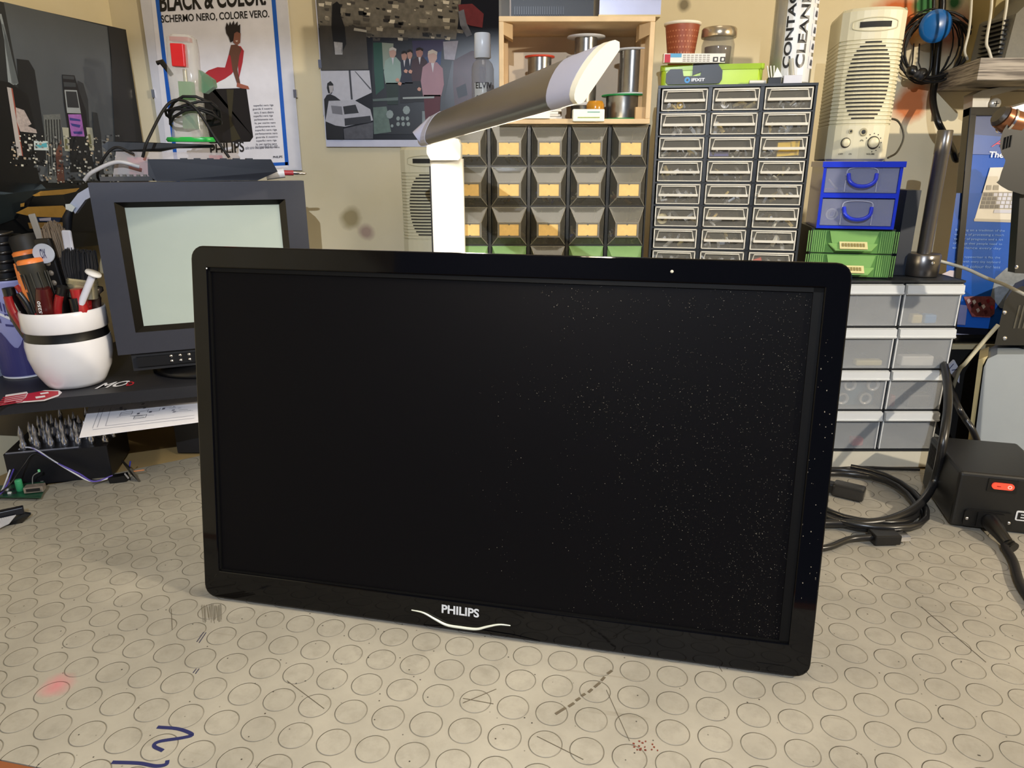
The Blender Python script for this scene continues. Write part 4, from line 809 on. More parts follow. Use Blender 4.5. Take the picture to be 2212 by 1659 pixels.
# five-column cabinet
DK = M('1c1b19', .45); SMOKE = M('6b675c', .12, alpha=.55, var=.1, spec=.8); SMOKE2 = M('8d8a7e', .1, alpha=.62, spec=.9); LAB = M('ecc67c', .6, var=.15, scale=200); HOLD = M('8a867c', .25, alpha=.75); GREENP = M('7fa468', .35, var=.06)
x0, x1, y0, zt = -.0815, .1775, .953, .4600
PX, PZ = (x1-x0)/5, .0508
c5 = thing('drawer_cabinet', 'black five-column drawer cabinet with yellow card labels standing under the wooden crate', 'cabinet', ((x0+x1)/2, y0, SZ))
mb = MB(); mb.box(x0, x1, y0+.125, y0+.13, SZ, zt, DK)
mb.box(x0, x0+.002, y0, y0+.13, SZ, zt, DK); mb.box(x1-.002, x1, y0, y0+.13, SZ, zt, DK); mb.box(x0, x1, y0, y0+.13, zt-.002, zt, DK); mb.box(x0, x1, y0, y0+.13, SZ, SZ+.002, DK)
for i in range(1, 5): mb.box(x0+PX*i-.002, x0+PX*i+.002, y0-.001, y0+.125, SZ+.002, zt-.002, DK)
for j in range(1, 5): mb.box(x0+.002, x1-.002, y0, y0+.125, zt-PZ*j-.0012, zt-PZ*j+.0012, DK)
mb.build('carcass', c5)
proto = {}
def drawer5(kind):
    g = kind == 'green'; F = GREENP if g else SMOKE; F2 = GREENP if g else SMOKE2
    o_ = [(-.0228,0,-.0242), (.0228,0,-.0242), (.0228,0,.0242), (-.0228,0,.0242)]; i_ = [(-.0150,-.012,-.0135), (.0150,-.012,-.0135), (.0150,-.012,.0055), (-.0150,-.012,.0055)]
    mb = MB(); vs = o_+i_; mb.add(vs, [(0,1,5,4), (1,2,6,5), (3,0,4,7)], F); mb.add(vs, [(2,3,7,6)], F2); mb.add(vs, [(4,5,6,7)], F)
    for a, b_ in ((0,4),(1,5),(2,6),(3,7),(4,5),(5,6),(6,7),(7,4),(2,3)): mb.tube([vs[a], vs[b_]], .0006, GREENP if g else M('a09b8c', .2, alpha=.8), 4)
    mb.box(-.022, .022, .0, .10, -.0242, -.0232, F); mb.box(-.0228, -.022, 0, .10, -.0242, .018, F); mb.box(.022, .0228, 0, .10, -.0242, .018, F)
    d = mb.build('drawer')
    mb = MB()
    for a in ((-.015,.015,-.0135,-.0115), (-.015,.015,.0035,.0055), (-.015,-.013,-.0115,.0035), (.013,.015,-.0115,.0035)): mb.box(a[0], a[1], -.0142, -.0121, a[2], a[3], HOLD)
    h = mb.build('label_holder', d, world=False)
    mb = MB(); mb.box(-.0128, .0128, -.0136, -.0122, -.0113, .0033, M('c9d49a', .6) if g else LAB)
    mb.lathe([(.0016,0), (.0016,.0006)], (0,-.0136,-.0118), HOLD, 8, axis=(0,-1,0)); mb.lathe([(.0014,0), (.0014,.0006)], (0,-.0136,.0036), HOLD, 8, axis=(0,-1,0))
    l = mb.build('card_label', d, world=False); return d, h, l
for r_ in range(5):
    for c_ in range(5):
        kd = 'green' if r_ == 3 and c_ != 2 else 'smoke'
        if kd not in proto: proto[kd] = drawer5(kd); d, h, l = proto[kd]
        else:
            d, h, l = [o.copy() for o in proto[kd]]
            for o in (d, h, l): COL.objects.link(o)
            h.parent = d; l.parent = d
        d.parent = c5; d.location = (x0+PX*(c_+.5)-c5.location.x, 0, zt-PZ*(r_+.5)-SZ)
        if kd == 'green': d['label'] = 'green drawer'
# odds and ends inside the drawers: nobody could count them
def bits(name, label, spots, cols, n, size, seed):
    random.seed(seed); mb = MB(); ms = [M(c, .4, .3 if c in ('c8c8c8','8a8a8a') else 0) for c in cols]
    for (c, ax, ay, hz) in spots:
        for k in range(n):
            p = c+ax*(random.random()-.5)+ay*(random.random()-.5)+V((0,0,size*.5+random.random()*hz)); s = size*(.4+random.random())
            a = V((random.random()-.5, random.random()-.5, random.random()-.5)).normalized(); b_ = a.orthogonal().normalized(); mb.obox(p, a*s*1.3, b_*s*.35, a.cross(b_)*s*.3, random.choice(ms))
    o = mb.build(name); return tag(o, label, 'small parts', kind='stuff')
bits('loose_components', 'loose components lying in the drawers of the yellow-labelled cabinet', [(V((x0+PX*(c_+.5), y0+.05, zt-PZ*(r_+1)+.003)), V((.038,0,0)), V((0,.08,0)), .012) for r_ in range(5) for c_ in range(5)], ('c8c8c8','3a3a3a','b8a070','5060a0','7a4a30','d8d0b0'), 12, .0035, 3)

# three-column cabinet, turned a little
YA = math.radians(-10.5); K3 = Matrix.Translation((.186, .960, SZ)) @ Matrix.Rotation(YA, 4, 'Z')
c3 = thing('drawer_cabinet', 'tall dark cabinet with three columns of small clear drawers full of screws', 'cabinet', (.186, .960, SZ), YA)
W3, H3, NR = .192, .3040, 10
mb = MB(); F3 = M('25282c', .4)
mb.box(0, W3, .125, .13, 0, H3, F3); mb.box(0, .003, 0, .13, 0, H3, F3); mb.box(W3-.003, W3, 0, .13, 0, H3, F3); mb.box(0, W3, -.001, .13, H3-.003, H3, F3); mb.box(0, W3, 0, .13, 0, .014, F3)
P3, Q3 = (W3-.004)/3, (H3-.018)/NR+.0002
for i in (1, 2): mb.box(.002+P3*i-.0022, .002+P3*i+.0022, 0, .125, .014, H3-.003, F3)
for j in range(1, NR): mb.box(.003, W3-.003, .0, .125, H3-.003-Q3*j-.0011, H3-.003-Q3*j+.0007, F3)
mb.build('carcass', c3, world=False)
CP_ = M('cfcabc', .08, alpha=.13, var=.02, spec=.9); RIMC = M('f0ecdf', .15, alpha=.8, var=.02, spec=.8)
def drawer3():
    w_, h_ = P3/2-.0032, Q3/2-.0016; mb = MB()
    mb.box(-w_, w_, -.001, .0004, -h_, h_, CP_); mb.box(-w_, w_, 0, .11, -h_, -h_+.001, CP_); mb.box(-w_, -w_+.0008, 0, .11, -h_, h_-.002, CP_); mb.box(w_-.0008, w_, 0, .11, -h_, h_-.002, CP_)
    for a in ((-w_,w_,h_-.0016,h_), (-w_,w_,-h_,-h_+.0012), (-w_,-w_+.0014,-h_,h_), (w_-.0014,w_,-h_,h_)): mb.box(a[0], a[1], -.0024, -.0009, a[2], a[3], RIMC)
    d = mb.build('drawer')
    mb = MB(); z = -.0012; P_ = [(-w_+.004,-.0030,z), (-w_+.0065,-.0030,h_-.003), (w_-.0065,-.0030,h_-.003), (w_-.004,-.0030,z)]
    mb.tube(P_, .0009, RIMC, 5); mb.ext([(-w_+.003,-.001,z-.0002), (w_-.003,-.001,z-.0002), (w_-.003,-.0075,z+.0006), (-w_+.003,-.0075,z+.0006)], (0,0,-.0014), RIMC)
    mb.box(-w_+.003, w_-.003, -.0080, -.0066, z-.0016, z+.0016, RIMC)
    h = mb.build('pull', d, world=False); return d, h
p3 = None; spots = []
for r_ in range(NR):
    for c_ in range(3):
        if p3 is None: p3 = drawer3(); d, h = p3
        else: d, h = p3[0].copy(), p3[1].copy(); COL.objects.link(d); COL.objects.link(h); h.parent = d
        d.parent = c3; d.location = (.002+P3*(c_+.5), 0, H3-.003-Q3*(r_+.5))
        spots.append((K3 @ V((.002+P3*(c_+.5), .022, H3-.003-Q3*(r_+1)+.003)), V((.046,-.008,0)), V((.006,.034,0)), .006 if r_ < 3 else .012))
bits('screws_and_parts', 'screws, washers and small parts filling the clear drawers of the three-column cabinet', spots, ('c8c8c8','8a8a8a','c8c8c8','5a5248','c9b070','e4e0d0','4a3a28','ffffff','2a2a2a'), 16, .0042, 8)
def inK(x, y, z): return K3 @ V((x, y, z))
for (c_, r_, dx, h, rad, lab, nm) in ((0,0,-.005,'d8b840',.0045,'yellow round washer at the front of the top left clear drawer','washer'), (1,0,-.012,'e8e8e8',.0055,'white cross-slotted cap at the front of the top middle clear drawer','screw_cover'), (0,5,-.018,'d0c498',.007,'pale ring in the left clear drawer of the sixth row','ring'), (1,3,-.018,'3a3a3a',.006,'dark ring in the middle clear drawer of the fourth row','ring')):
    p = inK(.002+P3*(c_+.5)+dx, .0035, H3-.003-Q3*(r_+1)+.004+rad); ax = V((-math.sin(YA), math.cos(YA), 0)); mb = MB()
    mb.lathe([(rad,0), (rad,.0018), (rad*.4,.0018), (rad*.4,0)], p, M(h, .4), 20, axis=ax, cap=False); tag(mb.build(nm, loc=p), lab, nm.replace('_', ' '))
p = inK(.002+P3*2.5+.008, .012, H3-.003-Q3*3+.004); mb = MB(); mb.obox(p+V((0,0,.009)), V((.013,-.002,.001)), V((.001,.005,0)), V((0,0,.0085)), M('e0b81c', .4)); tag(mb.build('yellow_block', loc=p), 'yellow plastic block in the right-hand clear drawer of the third row', 'block')
p = inK(.002+P3*1.5-.014, .012, H3-.003-Q3*3+.004); mb = MB(); mb.obox(p+V((0,0,.003)), V((.012,-.002,0)), V((.001,.005,0)), V((0,0,.0028)), M('3b3a86', .4)); tag(mb.build('blue_block', loc=p), 'small violet-blue piece in the middle clear drawer of the third row', 'block')
p = inK(.002+P3*2.5-.016, .012, H3-.003-Q3*8+.004); mb = MB(); mb.obox(p+V((0,0,.007)), V((.007,-.001,.003)), V((.001,.004,0)), V((-.002,0,.006)), M('d84a3e', .4)); tag(mb.build('red_block', loc=p), 'small red piece in the bottom right visible clear drawer', 'block')

# ------------------------------------------------------------------ wooden crate and its spools
WD = M('d8bc92', .7, var=.28, scale=30, bump=.3); WD2 = M('c0a074', .75, var=.25, scale=30, bump=.3); CARD = M('d8c4a8', .8, var=.08)
X0, X1, YF, ZB, ZT = -.016, .1735, .938, .4604, .5825
cr = thing('wooden_crate', 'small open-fronted wooden crate holding solder spools on top of the yellow-labelled cabinet', 'crate', ((X0+X1)/2, YF, ZB))
mb = MB(); mb.box(X0, X1, YF, YF+.115, ZT-.006, ZT, WD); mb.build('top_board', cr, bevel=.0008)
mb = MB(); mb.box(X0, X1, YF, YF+.115, ZB, ZB+.006, WD); mb.build('bottom_board', cr, bevel=.0008)
for a, b_ in ((X0, X0+.006), (X1-.006, X1)): mb = MB(); mb.box(a, b_, YF, YF+.115, ZB+.006, ZT-.006, WD); mb.build('side_board', cr, bevel=.0008)
mb = MB(); mb.box(X0+.006, X1-.006, YF+.11, YF+.115, ZB+.006, ZT-.006, CARD); mb.build('back_board', cr)
for x, s in ((X0+.006, 1), (X1-.006, -1)):
    mb = MB(); P_ = [(x, YF+.002, ZT-.006), (x+s*.011, YF+.012, ZT-.006), (x+s*.011, YF+.012, ZT-.024), (x, YF+.002, ZT-.020)]
    mb.ext(P_, (0,.022,0), WD2); mb.build('corner_block', cr, bevel=.0006)
    mb = MB(); mb.box(min(x, x+s*.005), max(x, x+s*.005), YF+.03, YF+.045, ZB+.006, ZT-.006, WD2); mb.build('batten', cr)
mb = MB(); mb.box(X1-.018, X1-.006, YF+.004, YF+.012, ZB+.006, ZB+.020, WD2); mb.build('lower_block', cr)
FLZ = ZB+.0065
SOL = M('8d8b86', .25, .85, var=.25, scale=200)
def spool(name, label, u, vt, vb, ru, rb, ftop, fbot, y, wire=SOL, z=None, grp=None):
    c = at(u, vb, y=y); top = at(u, vt, y=y); k = y/ray(u, vb).y/FPX; rf, rw = ru*k, rb*k; zb = c.z if z is None else z; h_ = top.z-zb
    t = thing(name, label, 'spool', (c.x, y, zb), group=grp); C_ = V((c.x, y, zb))
    mb = MB(); mb.lathe([(rw,.002), (rw*1.02,h_*.3), (rw,h_*.6), (rw*1.02,h_-.002)], C_, wire, 28, cap=False); mb.build('wire', t)
    mb = MB(); mb.lathe([(rf,.0002), (rf,.0018), (.003,.0022)], C_, M(fbot, .35), 32); mb.build('flange', t)
    mb = MB(); mb.lathe([(.004,h_-.002), (rf,h_-.0016), (rf,h_), (.004,h_)], C_, M(ftop, .35), 32); mb.build('flange', t); return C_, h_
GS = 'solder spools in the wooden crate'
YS = YF+.055
C1, h1 = spool('solder_spool', 'silver solder spool with a red top flange at the left in the crate', 1165, 122, 190, 32, 25, 'd2452c', 'd2452c', YS-.01, grp=GS)
zst = C1.z
st = thing('paper_stack', 'stack of white papers and sachets on the left of the crate floor', 'papers', (C1.x, YF+.04, FLZ))
mb = MB(); random.seed(6); z = FLZ
while z < zst-.003:
    h_ = .003 if z+.006 < zst else zst-.0003-z; dx = (random.random()-.5)*.006; mb.box(X0+.0075+abs(dx), C1.x+.026+dx, YF+.010+abs(dx), YF+.075, z, z+h_-.0004, M(random.choice(('e9e6dc','d8d4c8','f2f0ea')), .6)); z += h_
mb.box(C1.x-.028, C1.x+.012, YF-.004, YF+.008, ZB+.0062, ZB+.012, M('f0eee6', .5)); mb.build('papers', st)
cz_, hc = spool('solder_spool', 'low spool with dark wire and white flanges at the centre of the crate floor', 1260, 226, 253, 33, 27, 'e8e6e0', 'e0ddd4', YS-.005, M('3a3835', .3, .5), z=FLZ, grp=GS)
z2 = FLZ+hc+.0003
c_b, hb = spool('solder_spool', 'wide spool of grey wire under the topmost spool in the middle of the crate', 1256, 126, 200, 34, 31, 'dcdad2', 'd0cec6', YS, M('77736c', .3, .7), z=z2, grp=GS)
spool('solder_spool', 'topmost solder spool with white flanges in the middle of the crate', 1265, 79, 125, 41, 24, 'c9c6c2', 'c9c6c2', YS, z=z2+hb+.0003, grp=GS)
c_g, hg = spool('solder_spool', 'low wide silver spool with green flanges on the right of the crate floor', 1345, 206, 258, 47, 37, '1f8a48', '1f8a48', YS-.008, z=FLZ, grp=GS)
spool('solder_spool', 'tall silver solder spool with white flanges stacked on the green-flanged one', 1362, 107, 206, 36, 26, 'dedcda', 'dedcda', YS-.008, z=FLZ+hg+.0003, grp=GS)
p = V((at(1290,190,y=YS-.028).x, YS-.032, FLZ)); 
mb = MB(); mb.lathe([(.008,.0003), (.011,.002), (.0115,.018), (.009,.022)], V((at(1287,200,y=YF+.026).x, YF+.026, FLZ)), M('c98a1e', .2, alpha=.85), 24); tag(mb.build('amber_pot', loc=V((at(1287,200,y=YF+.026).x, YF+.026, FLZ))), 'small amber-coloured pot between the spools in the crate', 'pot')
ch = thing('card_holder', 'small white holder with clear front standing on the crate front edge', 'holder', at(1270, 266, y=YF-.004))
mb = MB(); q0 = at(1237,264,y=YF-.005); q1 = at(1306,241,y=YF-.005); zz = ZB+.0065; mb.box(q0.x, q1.x, YF-.006, YF+.010, zz-.004, zz-.004+.0145, M('f2f4e8', .3)); mb.build('body', ch, bevel=.001)
mb = MB(); mb.box(q0.x+.006, q1.x-.006, YF-.0066, YF-.0058, zz, zz+.0012, M('9aa84a', .4)); mb.box(q0.x+.018, q1.x-.006, YF-.0066, YF-.0058, zz+.0065, zz+.0075, M('5a9a88', .4)); mb.build('stripe', ch)
# things on top of the crate
mb = MB(); a, b_ = at(1104,18,y=YF+.02), at(1281,0,y=YF+.02); mb.box(a.x, b_.x, YF+.010, YF+.10, ZT+.0005, ZT+.045, M('101013', .45))
for k in range(22): mb.box(a.x+.004+k*.0028, a.x+.0052+k*.0028, YF+.0088, YF+.0105, ZT+.003, ZT+.012, M('222226', .4))
tag(mb.build('black_device', loc=((a.x+b_.x)/2, YF, ZT)), 'black ribbed electronic box on top of the wooden crate, left one', 'device')
mb = MB(); a, b_ = at(1291,16,y=YF+.02), at(1425,0,y=YF+.02); mb.box(a.x, b_.x, YF+.008, YF+.10, ZT+.0005, ZT+.003, M('b7a070', .4, .4)); mb.box(a.x+.001, b_.x, YF+.009, YF+.099, ZT+.003, ZT+.04, M('b9bdd6', .3, .3))
tag(mb.build('silver_device', loc=((a.x+b_.x)/2, YF, ZT)), 'pale silver box on top of the wooden crate, right one', 'device')
mb = MB(); a = at(1083,28,y=YF+.02); mb.box(a.x-.003, a.x+.010, YF+.02, YF+.08, ZT+.0005, ZT+.05, M('6a665e', .6)); tag(mb.build('grey_block', loc=(a.x, YF+.05, ZT)), 'narrow grey block at the left end of the crate top', 'block')
# bottle left of the crate
by = .985; bc_ = at(1044, 268, y=by); bz_ = .4604
bt = thing('spray_bottle', 'small clear bottle with white cap and dark lettering standing left of the wooden crate', 'bottle', (bc_.x, by, bz_)); C_ = V((bc_.x, by, bz_)); ht = at(1044,72,y=by).z-bz_
mb = MB(); mb.lathe([(.0125,.0003), (.014,.002), (.0145,.01), (.0145,ht*.62), (.0125,ht*.68), (.008,ht*.72), (.008,ht*.75)], C_, M('8f9096', .06, alpha=.45, var=.03, spec=.9), 32); mb.build('body', bt)
mb = MB(); mb.lathe([(.0100,ht*.735), (.0108,ht*.74), (.0102,ht-.001), (.0095,ht)], C_, M('cdd3dc', .3), 32); mb.build('cap', bt)
def onb(a, z, r=.0150): return C_+V((r*math.sin(a), -r*math.cos(a), z))
mb = MB()
for k in range(8): a = -.75+k*.14; mb.poly([onb(a, ht*.15, .0148), onb(a+.14, ht*.15, .0148), onb(a+.14, ht*.46, .0148), onb(a, ht*.46, .0148)], M('c2c6c6', .5, alpha=.75))
mb.build('label', bt)
mb = MB(); mb.text('ELVIV', lambda x, y: onb(-.62+1.5*x, ht*.40+y*.0075), M('14141a', .5), .02); mb.text('Overmax', lambda x, y: onb(-.62+1.3*x, ht*.27+y*.0065), M('2a2a30', .5), 0, .3); mb.build('lettering', bt)

# ------------------------------------------------------------------ on top of the three-column cabinet
ZC = SZ+H3+.0005; LIME = M('b9d92e', .3, var=.03)
cs_ = thing('tool_case', 'lime green small tool case with a black clasp lying on the clear-drawer cabinet', 'case', inK(.002, .02, H3), YA)
mb = MB(); mb.ext([(x+.064, .035+y, .0005) for x, y in rrect(.126, .065, .006)], (0,0,.019), LIME, smooth=False); mb.build('case_body', cs_, world=False)
mb = MB(); mb.ext([(x+.064, .035+y, .0195) for x, y in rrect(.129, .068, .006)], (0,0,.0065), M('a8cf30', .15, alpha=.8)); mb.build('lid', cs_, world=False, bevel=.0008)
mb = MB(); CL = M('1b1d21', .4); yq = -.0005
mb.ext([(x+.004, yq, z) for x, z in ((.006,.003), (.070,.003), (.073,.008), (.073,.018), (.067,.0255), (.050,.0255), (.047,.019), (.046,.0125), (.025,.0125), (.023,.021), (.008,.021), (.003,.016), (.003,.006))], (0,.004,0), CL); mb.ext([(x+.004, yq+.001, z) for x, z in ((.036,.013), (.068,.0255), (.068,.027), (.036,.027))], (0,.01,0), CL); mb.build('clasp', cs_, world=False, bevel=.0008)
mb = MB(); mb.lathe([(.0036,0), (.0036,.0004)], (.034, yq-.0001, .0078), M('2a86c8', .4), 20, axis=(0,-1,0)); mb.lathe([(.0016,0), (.0016,.0007)], (.034, yq-.0001, .0078), CL, 6, axis=(0,-1,0)); mb.text('IFIXIT', lambda x, y: V((.0392+.0165*x, yq-.0006, .0060+.0038*y)), WHITE, .03); mb.build('lettering', cs_, world=False)
ct = ZC+.0265
def atop(u, vb_, y): p = at(u, vb_, y=y); return V((p.x, y, ct))
C_ = atop(1470, 126, 1.0); k = 1.0/1.06/FPX; hh = at(1470,50,y=1.0).z-ct
cpp = thing('paper_cup', 'reddish-brown paper cup with pale spots and white rim standing on the lime case', 'cup', C_)
BRN = M('8f4527', .5, var=.08)
mb = MB(); mb.lathe([(34*k*.74,.0003), (35*k,hh-.003)], C_, BRN, 36, cap=True); mb.build('cup_body', cpp)
mb = MB(); mb.lathe([(34.5*k,hh-.0035), (37.5*k,hh-.003), (38*k,hh-.0005), (37*k,hh), (33*k,hh), (31*k,hh-.01)], C_, M('e6dcc4', .5), 36, cap=False); mb.build('rim', cpp)
mb = MB()
for r_ in range(6):
    for c_ in range(16):
        a = -1.5+(c_+.5*(r_%2))*.2; z = .008+r_*.0065; r = (34*k*.74+(35-34*.74)*k*z/hh)+.0003; mb.poly([C_+V((r*math.sin(a+.05*math.cos(t)), -r*math.cos(a+.05*math.cos(t)), z+.0014*math.sin(t))) for t in [j*1.047 for j in range(6)]], M('b4704c', .5))
mb.build('spots', cpp)
mb = MB(); mb.lathe([(30*k,hh-.012), (20*k,hh+.001), (6*k,hh+.003), (0,hh+.0035)], C_, M('1c1a18', .7), 20, cap=False); mb.build('contents', cpp)
C_ = atop(1549, 126, .995); k = .995/1.06/FPX; hh = at(1549,61,y=.995).z-ct
jr = thing('glass_jar', 'small glass jar with a dented metal lid beside the brown paper cup', 'jar', C_)
mb = MB(); mb.lathe([(30*k,.0003), (33*k,.002), (33.5*k,hh*.55), (30*k,hh*.72), (30*k,hh*.8)], C_, M('8f8c80', .06, alpha=.4, var=.05, spec=.9), 32); mb.build('glass', jr)
mb = MB(); mb.lathe([(35*k,hh*.74), (36*k,hh*.77), (35.5*k,hh-.002), (33*k,hh)], C_, M('b9aa90', .25, .8), 36); mb.build('lid', jr)
mb = MB(); mb.lathe([(26*k,.002), (27*k,hh*.5)], C_, M('5a4438', .5, var=.5, scale=300), 20); mb.build('contents', jr)
pw = at(1433,128,y=.965); pe = at(1567,105,y=.965)
wb = thing('paper_box', 'narrow white printed box with a red and blue end lying on the lime case', 'box', (pw.x, .965, ct))
hb_ = .0125
mb = MB(); mb.box(pw.x, pe.x, .962, .972, ct, ct+hb_-.002, M('e6e2da', .5)); mb.build('box', wb)
mb = MB(); y_ = .9616; mb.box(pw.x+.001, pw.x+.008, y_, y_+.0006, ct, ct+hb_-.003, M('b3283a', .5)); mb.box(pw.x+.008, pw.x+.022, y_, y_+.0006, ct+.006, ct+hb_-.002, M('5aa0c8', .5))
for i in range(4):
    for j in range(7): mb.box(pw.x+.024+j*.005, pw.x+.0275+j*.005, y_-.0002, y_+.0006, ct+.0015+i*.0022, ct+.0022+i*.0022, M('77736c', .6))
for i in range(2): mb.box(pw.x+.062+i*.009, pw.x+.068+i*.009, y_-.0002, y_+.0006, ct+.001, ct+.0065, M('23252a', .6)); mb.box(pw.x+.0635+i*.009, pw.x+.0665+i*.009, y_-.0004, y_+.0004, ct+.0022, ct+.0052, M('e6e2da', .5))
mb.build('print', wb)
# contact cleaner can
cy_ = .985; C_ = V((at(1703,178,y=cy_).x, cy_, ZC)); k = cy_/1.08/FPX; R_ = 43*k
cn_ = thing('spray_can', 'large white and silver spray can with black upright lettering on the clear-drawer cabinet', 'spray can', C_)
mb = MB(); mb.lathe([(R_*.97,.0003), (R_,.002), (R_,.175), (R_*.8,.190), (R_*.5,.196)], C_, M('b5b2a6', .25, .5, var=.1), 48); mb.build('can', cn_)
def onc(a, z, o=.0004): return C_+V(((R_+o)*math.sin(a), -(R_+o)*math.cos(a), z))
mb = MB(); LB = M('dcdcda', .35)
for j in range(10): a = -.75+j*.15; mb.poly([onc(a,.004), onc(a+.15,.004), onc(a+.15,.168), onc(a,.168)], LB)
mb.build('label', cn_)
mb = MB(); mb.text('CONTACT', lambda x, y: onc(-.36-.36*y+.0, .020+.100*x, .0010), BLACK, .03); mb.text('CLEANER', lambda x, y: onc(.30-.44*y, .020+.100*x, .0010), BLACK, .03); mb.build('lettering', cn_)
for j in range(6):
    mb = MB(); z = .020+j*.0185; mb.poly([onc(.55,z,.0010), onc(.95,z,.0010), onc(.95,z+.014,.0010), onc(.55,z+.014,.0010)], WHITE); mb.poly([onc(.65,z+.004,.0014), onc(.84,z+.003,.0014), onc(.84,z+.009,.0014), onc(.72,z+.011,.0014)], M('4a4a50', .5)); mb.build('pictogram', cn_)
mb = MB(); mb.poly([onc(-.9,.125,.0008), onc(-.15,.125,.0008), onc(-.15,.134,.0008), onc(-.9,.134,.0008)], M('c8401c', .4)); mb.build('red_band', cn_)
p = inK(.140, .010, H3)
pg = thing('connector_heap', 'white and black connector block with thin leads in front of the spray can', 'connector', p, YA)
mb = MB(); mb.box(-.006, .010, 0, .012, .0005, .008, BLACK); mb.build('black_block', pg, world=False, bevel=.0006)
mb = MB(); mb.box(.012, .034, -.002, .012, .0005, .010, M('d4d4dc', .4)); mb.build('white_block', pg, world=False, bevel=.0006)
mb = MB(); mb.ext([(.0,.004,.008), (.012,.004,.008), (.004,.004,.020)], (0,.003,0), M('eeeee8', .4)); mb.build('white_tab', pg, world=False)
for k in range(3): mb = MB(); mb.tube([(-.004+k*.003,.006,.007), (-.008+k*.004,.006,.022)], .0009, M('e4e2da', .4), 6); mb.build('lead', pg, world=False)
mb = MB(); mb.tube([(-.008,.006,.0035), (-.028,.004,.0035)], .0022, M('e4e2da', .4), 8); mb.build('threaded_end', pg, world=False)
mb = MB(); mb.tube([(.024,.010,.009), (.020,.010,.030)], .0030, M('b9b6a8', .2, alpha=.7), 8); mb.build('clear_tube', pg, world=False)

# ------------------------------------------------------------------ right side: frosted drawer tower and the boxes on it
FY, FZ0, FZ1 = .915, .0240, .2665
ledge = thing('white_board', 'low white board under the frosted drawer tower at the back of the mat', 'board', (.47, .93, 0))
mb = MB(); mb.box(.41, .640, .914, 1.07, .0002, FZ0-.0006, M('c9c5b6', .5, var=.05)); mb.build('board', ledge)
X0, X1 = .4365, .5945; PXd = (X1-X0)/2; PZd = (FZ1-FZ0-.006)/4
c4 = thing('drawer_tower', 'tower of frosted clear drawers in a black frame on the right behind the monitor', 'cabinet', (.476, FY, FZ0))
mb = MB(); mb.box(X0, X1, FY+.12, FY+.125, FZ0, FZ1, F3); mb.box(X0, X0+.002, FY, FY+.12, FZ0, FZ1, F3); mb.box(X1-.002, X1, FY, FY+.12, FZ0, FZ1, F3); mb.box(X0, X1+.001, FY-.001, FY+.125, FZ1-.003, FZ1, F3); mb.box(X0, X1, FY, FY+.12, FZ0, FZ0+.003, F3)
for i in (1,): mb.box(X0+PXd*i-.0012, X0+PXd*i+.0012, FY+.001, FY+.12, FZ0+.003, FZ1-.003, F3)
for j in range(1, 4): mb.box(X0+.002, X1-.002, FY+.001, FY+.12, FZ0+.003+PZd*j-.0008, FZ0+.003+PZd*j+.0008, F3)
mb.build('frame', c4)
FRO = M('b4b8bc', .35, alpha=.36, var=.05, spec=.6); FRO2 = M('dfe3e6', .18, alpha=.8, var=.03, spec=.9)
def drawer4():
    w_, h_ = PXd/2-.0022, PZd/2-.0016; mb = MB()
    mb.box(-w_, w_, -.001, .0006, -h_, h_, FRO); mb.box(-w_, -w_+.0012, 0, .11, -h_, h_-.003, FRO); mb.box(w_-.0012, w_, 0, .11, -h_, h_-.003, FRO); mb.box(-w_, w_, 0, .11, -h_, -h_+.0015, FRO)
    for x in (-w_, w_-.0015): mb.box(x, x+.0015, -.0020, -.0009, -h_, h_, FRO2)
    d = mb.build('drawer')
    mb = MB(); mb.ext([(-w_, -.001, h_), (-w_, -.0065, h_-.0012), (-w_, -.0075, h_-.0120), (-w_, -.0062, h_-.0135), (-w_, -.001, h_-.0125)], (2*w_,0,0), FRO2)
    mb.box(-w_, w_, -.0085, -.0062, h_-.0118, h_-.0100, FRO2); h = mb.build('pull', d, world=False); return d, h
p4 = None; sp4 = []
for r_ in range(4):
    for c_ in range(2):
        if p4 is None: p4 = drawer4(); d, h = p4
        else: d, h = p4[0].copy(), p4[1].copy(); COL.objects.link(d); COL.objects.link(h); h.parent = d
        d.parent = c4; d.location = (X0+PXd*(c_+.5)-.476, 0, FZ0+.003+PZd*(r_+.5)-FZ0)
def cell4(r_, c_): return V((X0+PXd*(c_-.5), FY+.009, FZ1-.003-PZd*(r_+1)+.0035))     # r_ from the top, c_ from the left
def inner(name, lab, cat, r_, c_, dx, h, half, z=None, rough=.45):
    p = cell4(r_, c_)+V((dx,0,0)); mb = MB(); mb.obox(p+V((0,0,half[2])), V((half[0],0,0)), V((0,half[1],0)), V((0,0,half[2])), M(h, rough)); o = mb.build(name, bevel=.002, loc=p); return tag(o, lab, cat)
inner('blue_stopper', 'small blue cap seen through the frosted front of the top right drawer', 'cap', 0, 2, .006, '2f86c8', (.008,.006,.006))
inner('yellow_stopper', 'small yellowish cap beside the blue one in the top right frosted drawer', 'cap', 0, 2, -.012, 'd8c486', (.007,.006,.006))
inner('white_roll', 'white roll-shaped item seen in the right frosted drawer of the second row', 'roll', 1, 2, -.002, 'ece8e0', (.022,.007,.007))
inner('yellow_lead', 'yellowish lead bundle seen in the middle frosted drawer of the second row', 'cable', 1, 1, .012, 'd2c58a', (.018,.006,.004))
inner('dark_part', 'dark part lying in the right frosted drawer of the third row', 'part', 2, 2, .010, '4a4644', (.016,.008,.009))
inner('red_part', 'small dark red part at the left of the right frosted drawer of the third row', 'part', 2, 2, -.026, '8a2a2a', (.004,.006,.008))
inner('pink_part', 'red and pale part seen in the middle frosted drawer of the bottom row', 'part', 3, 1, .014, 'c84a4a', (.008,.006,.006))
gb = 0
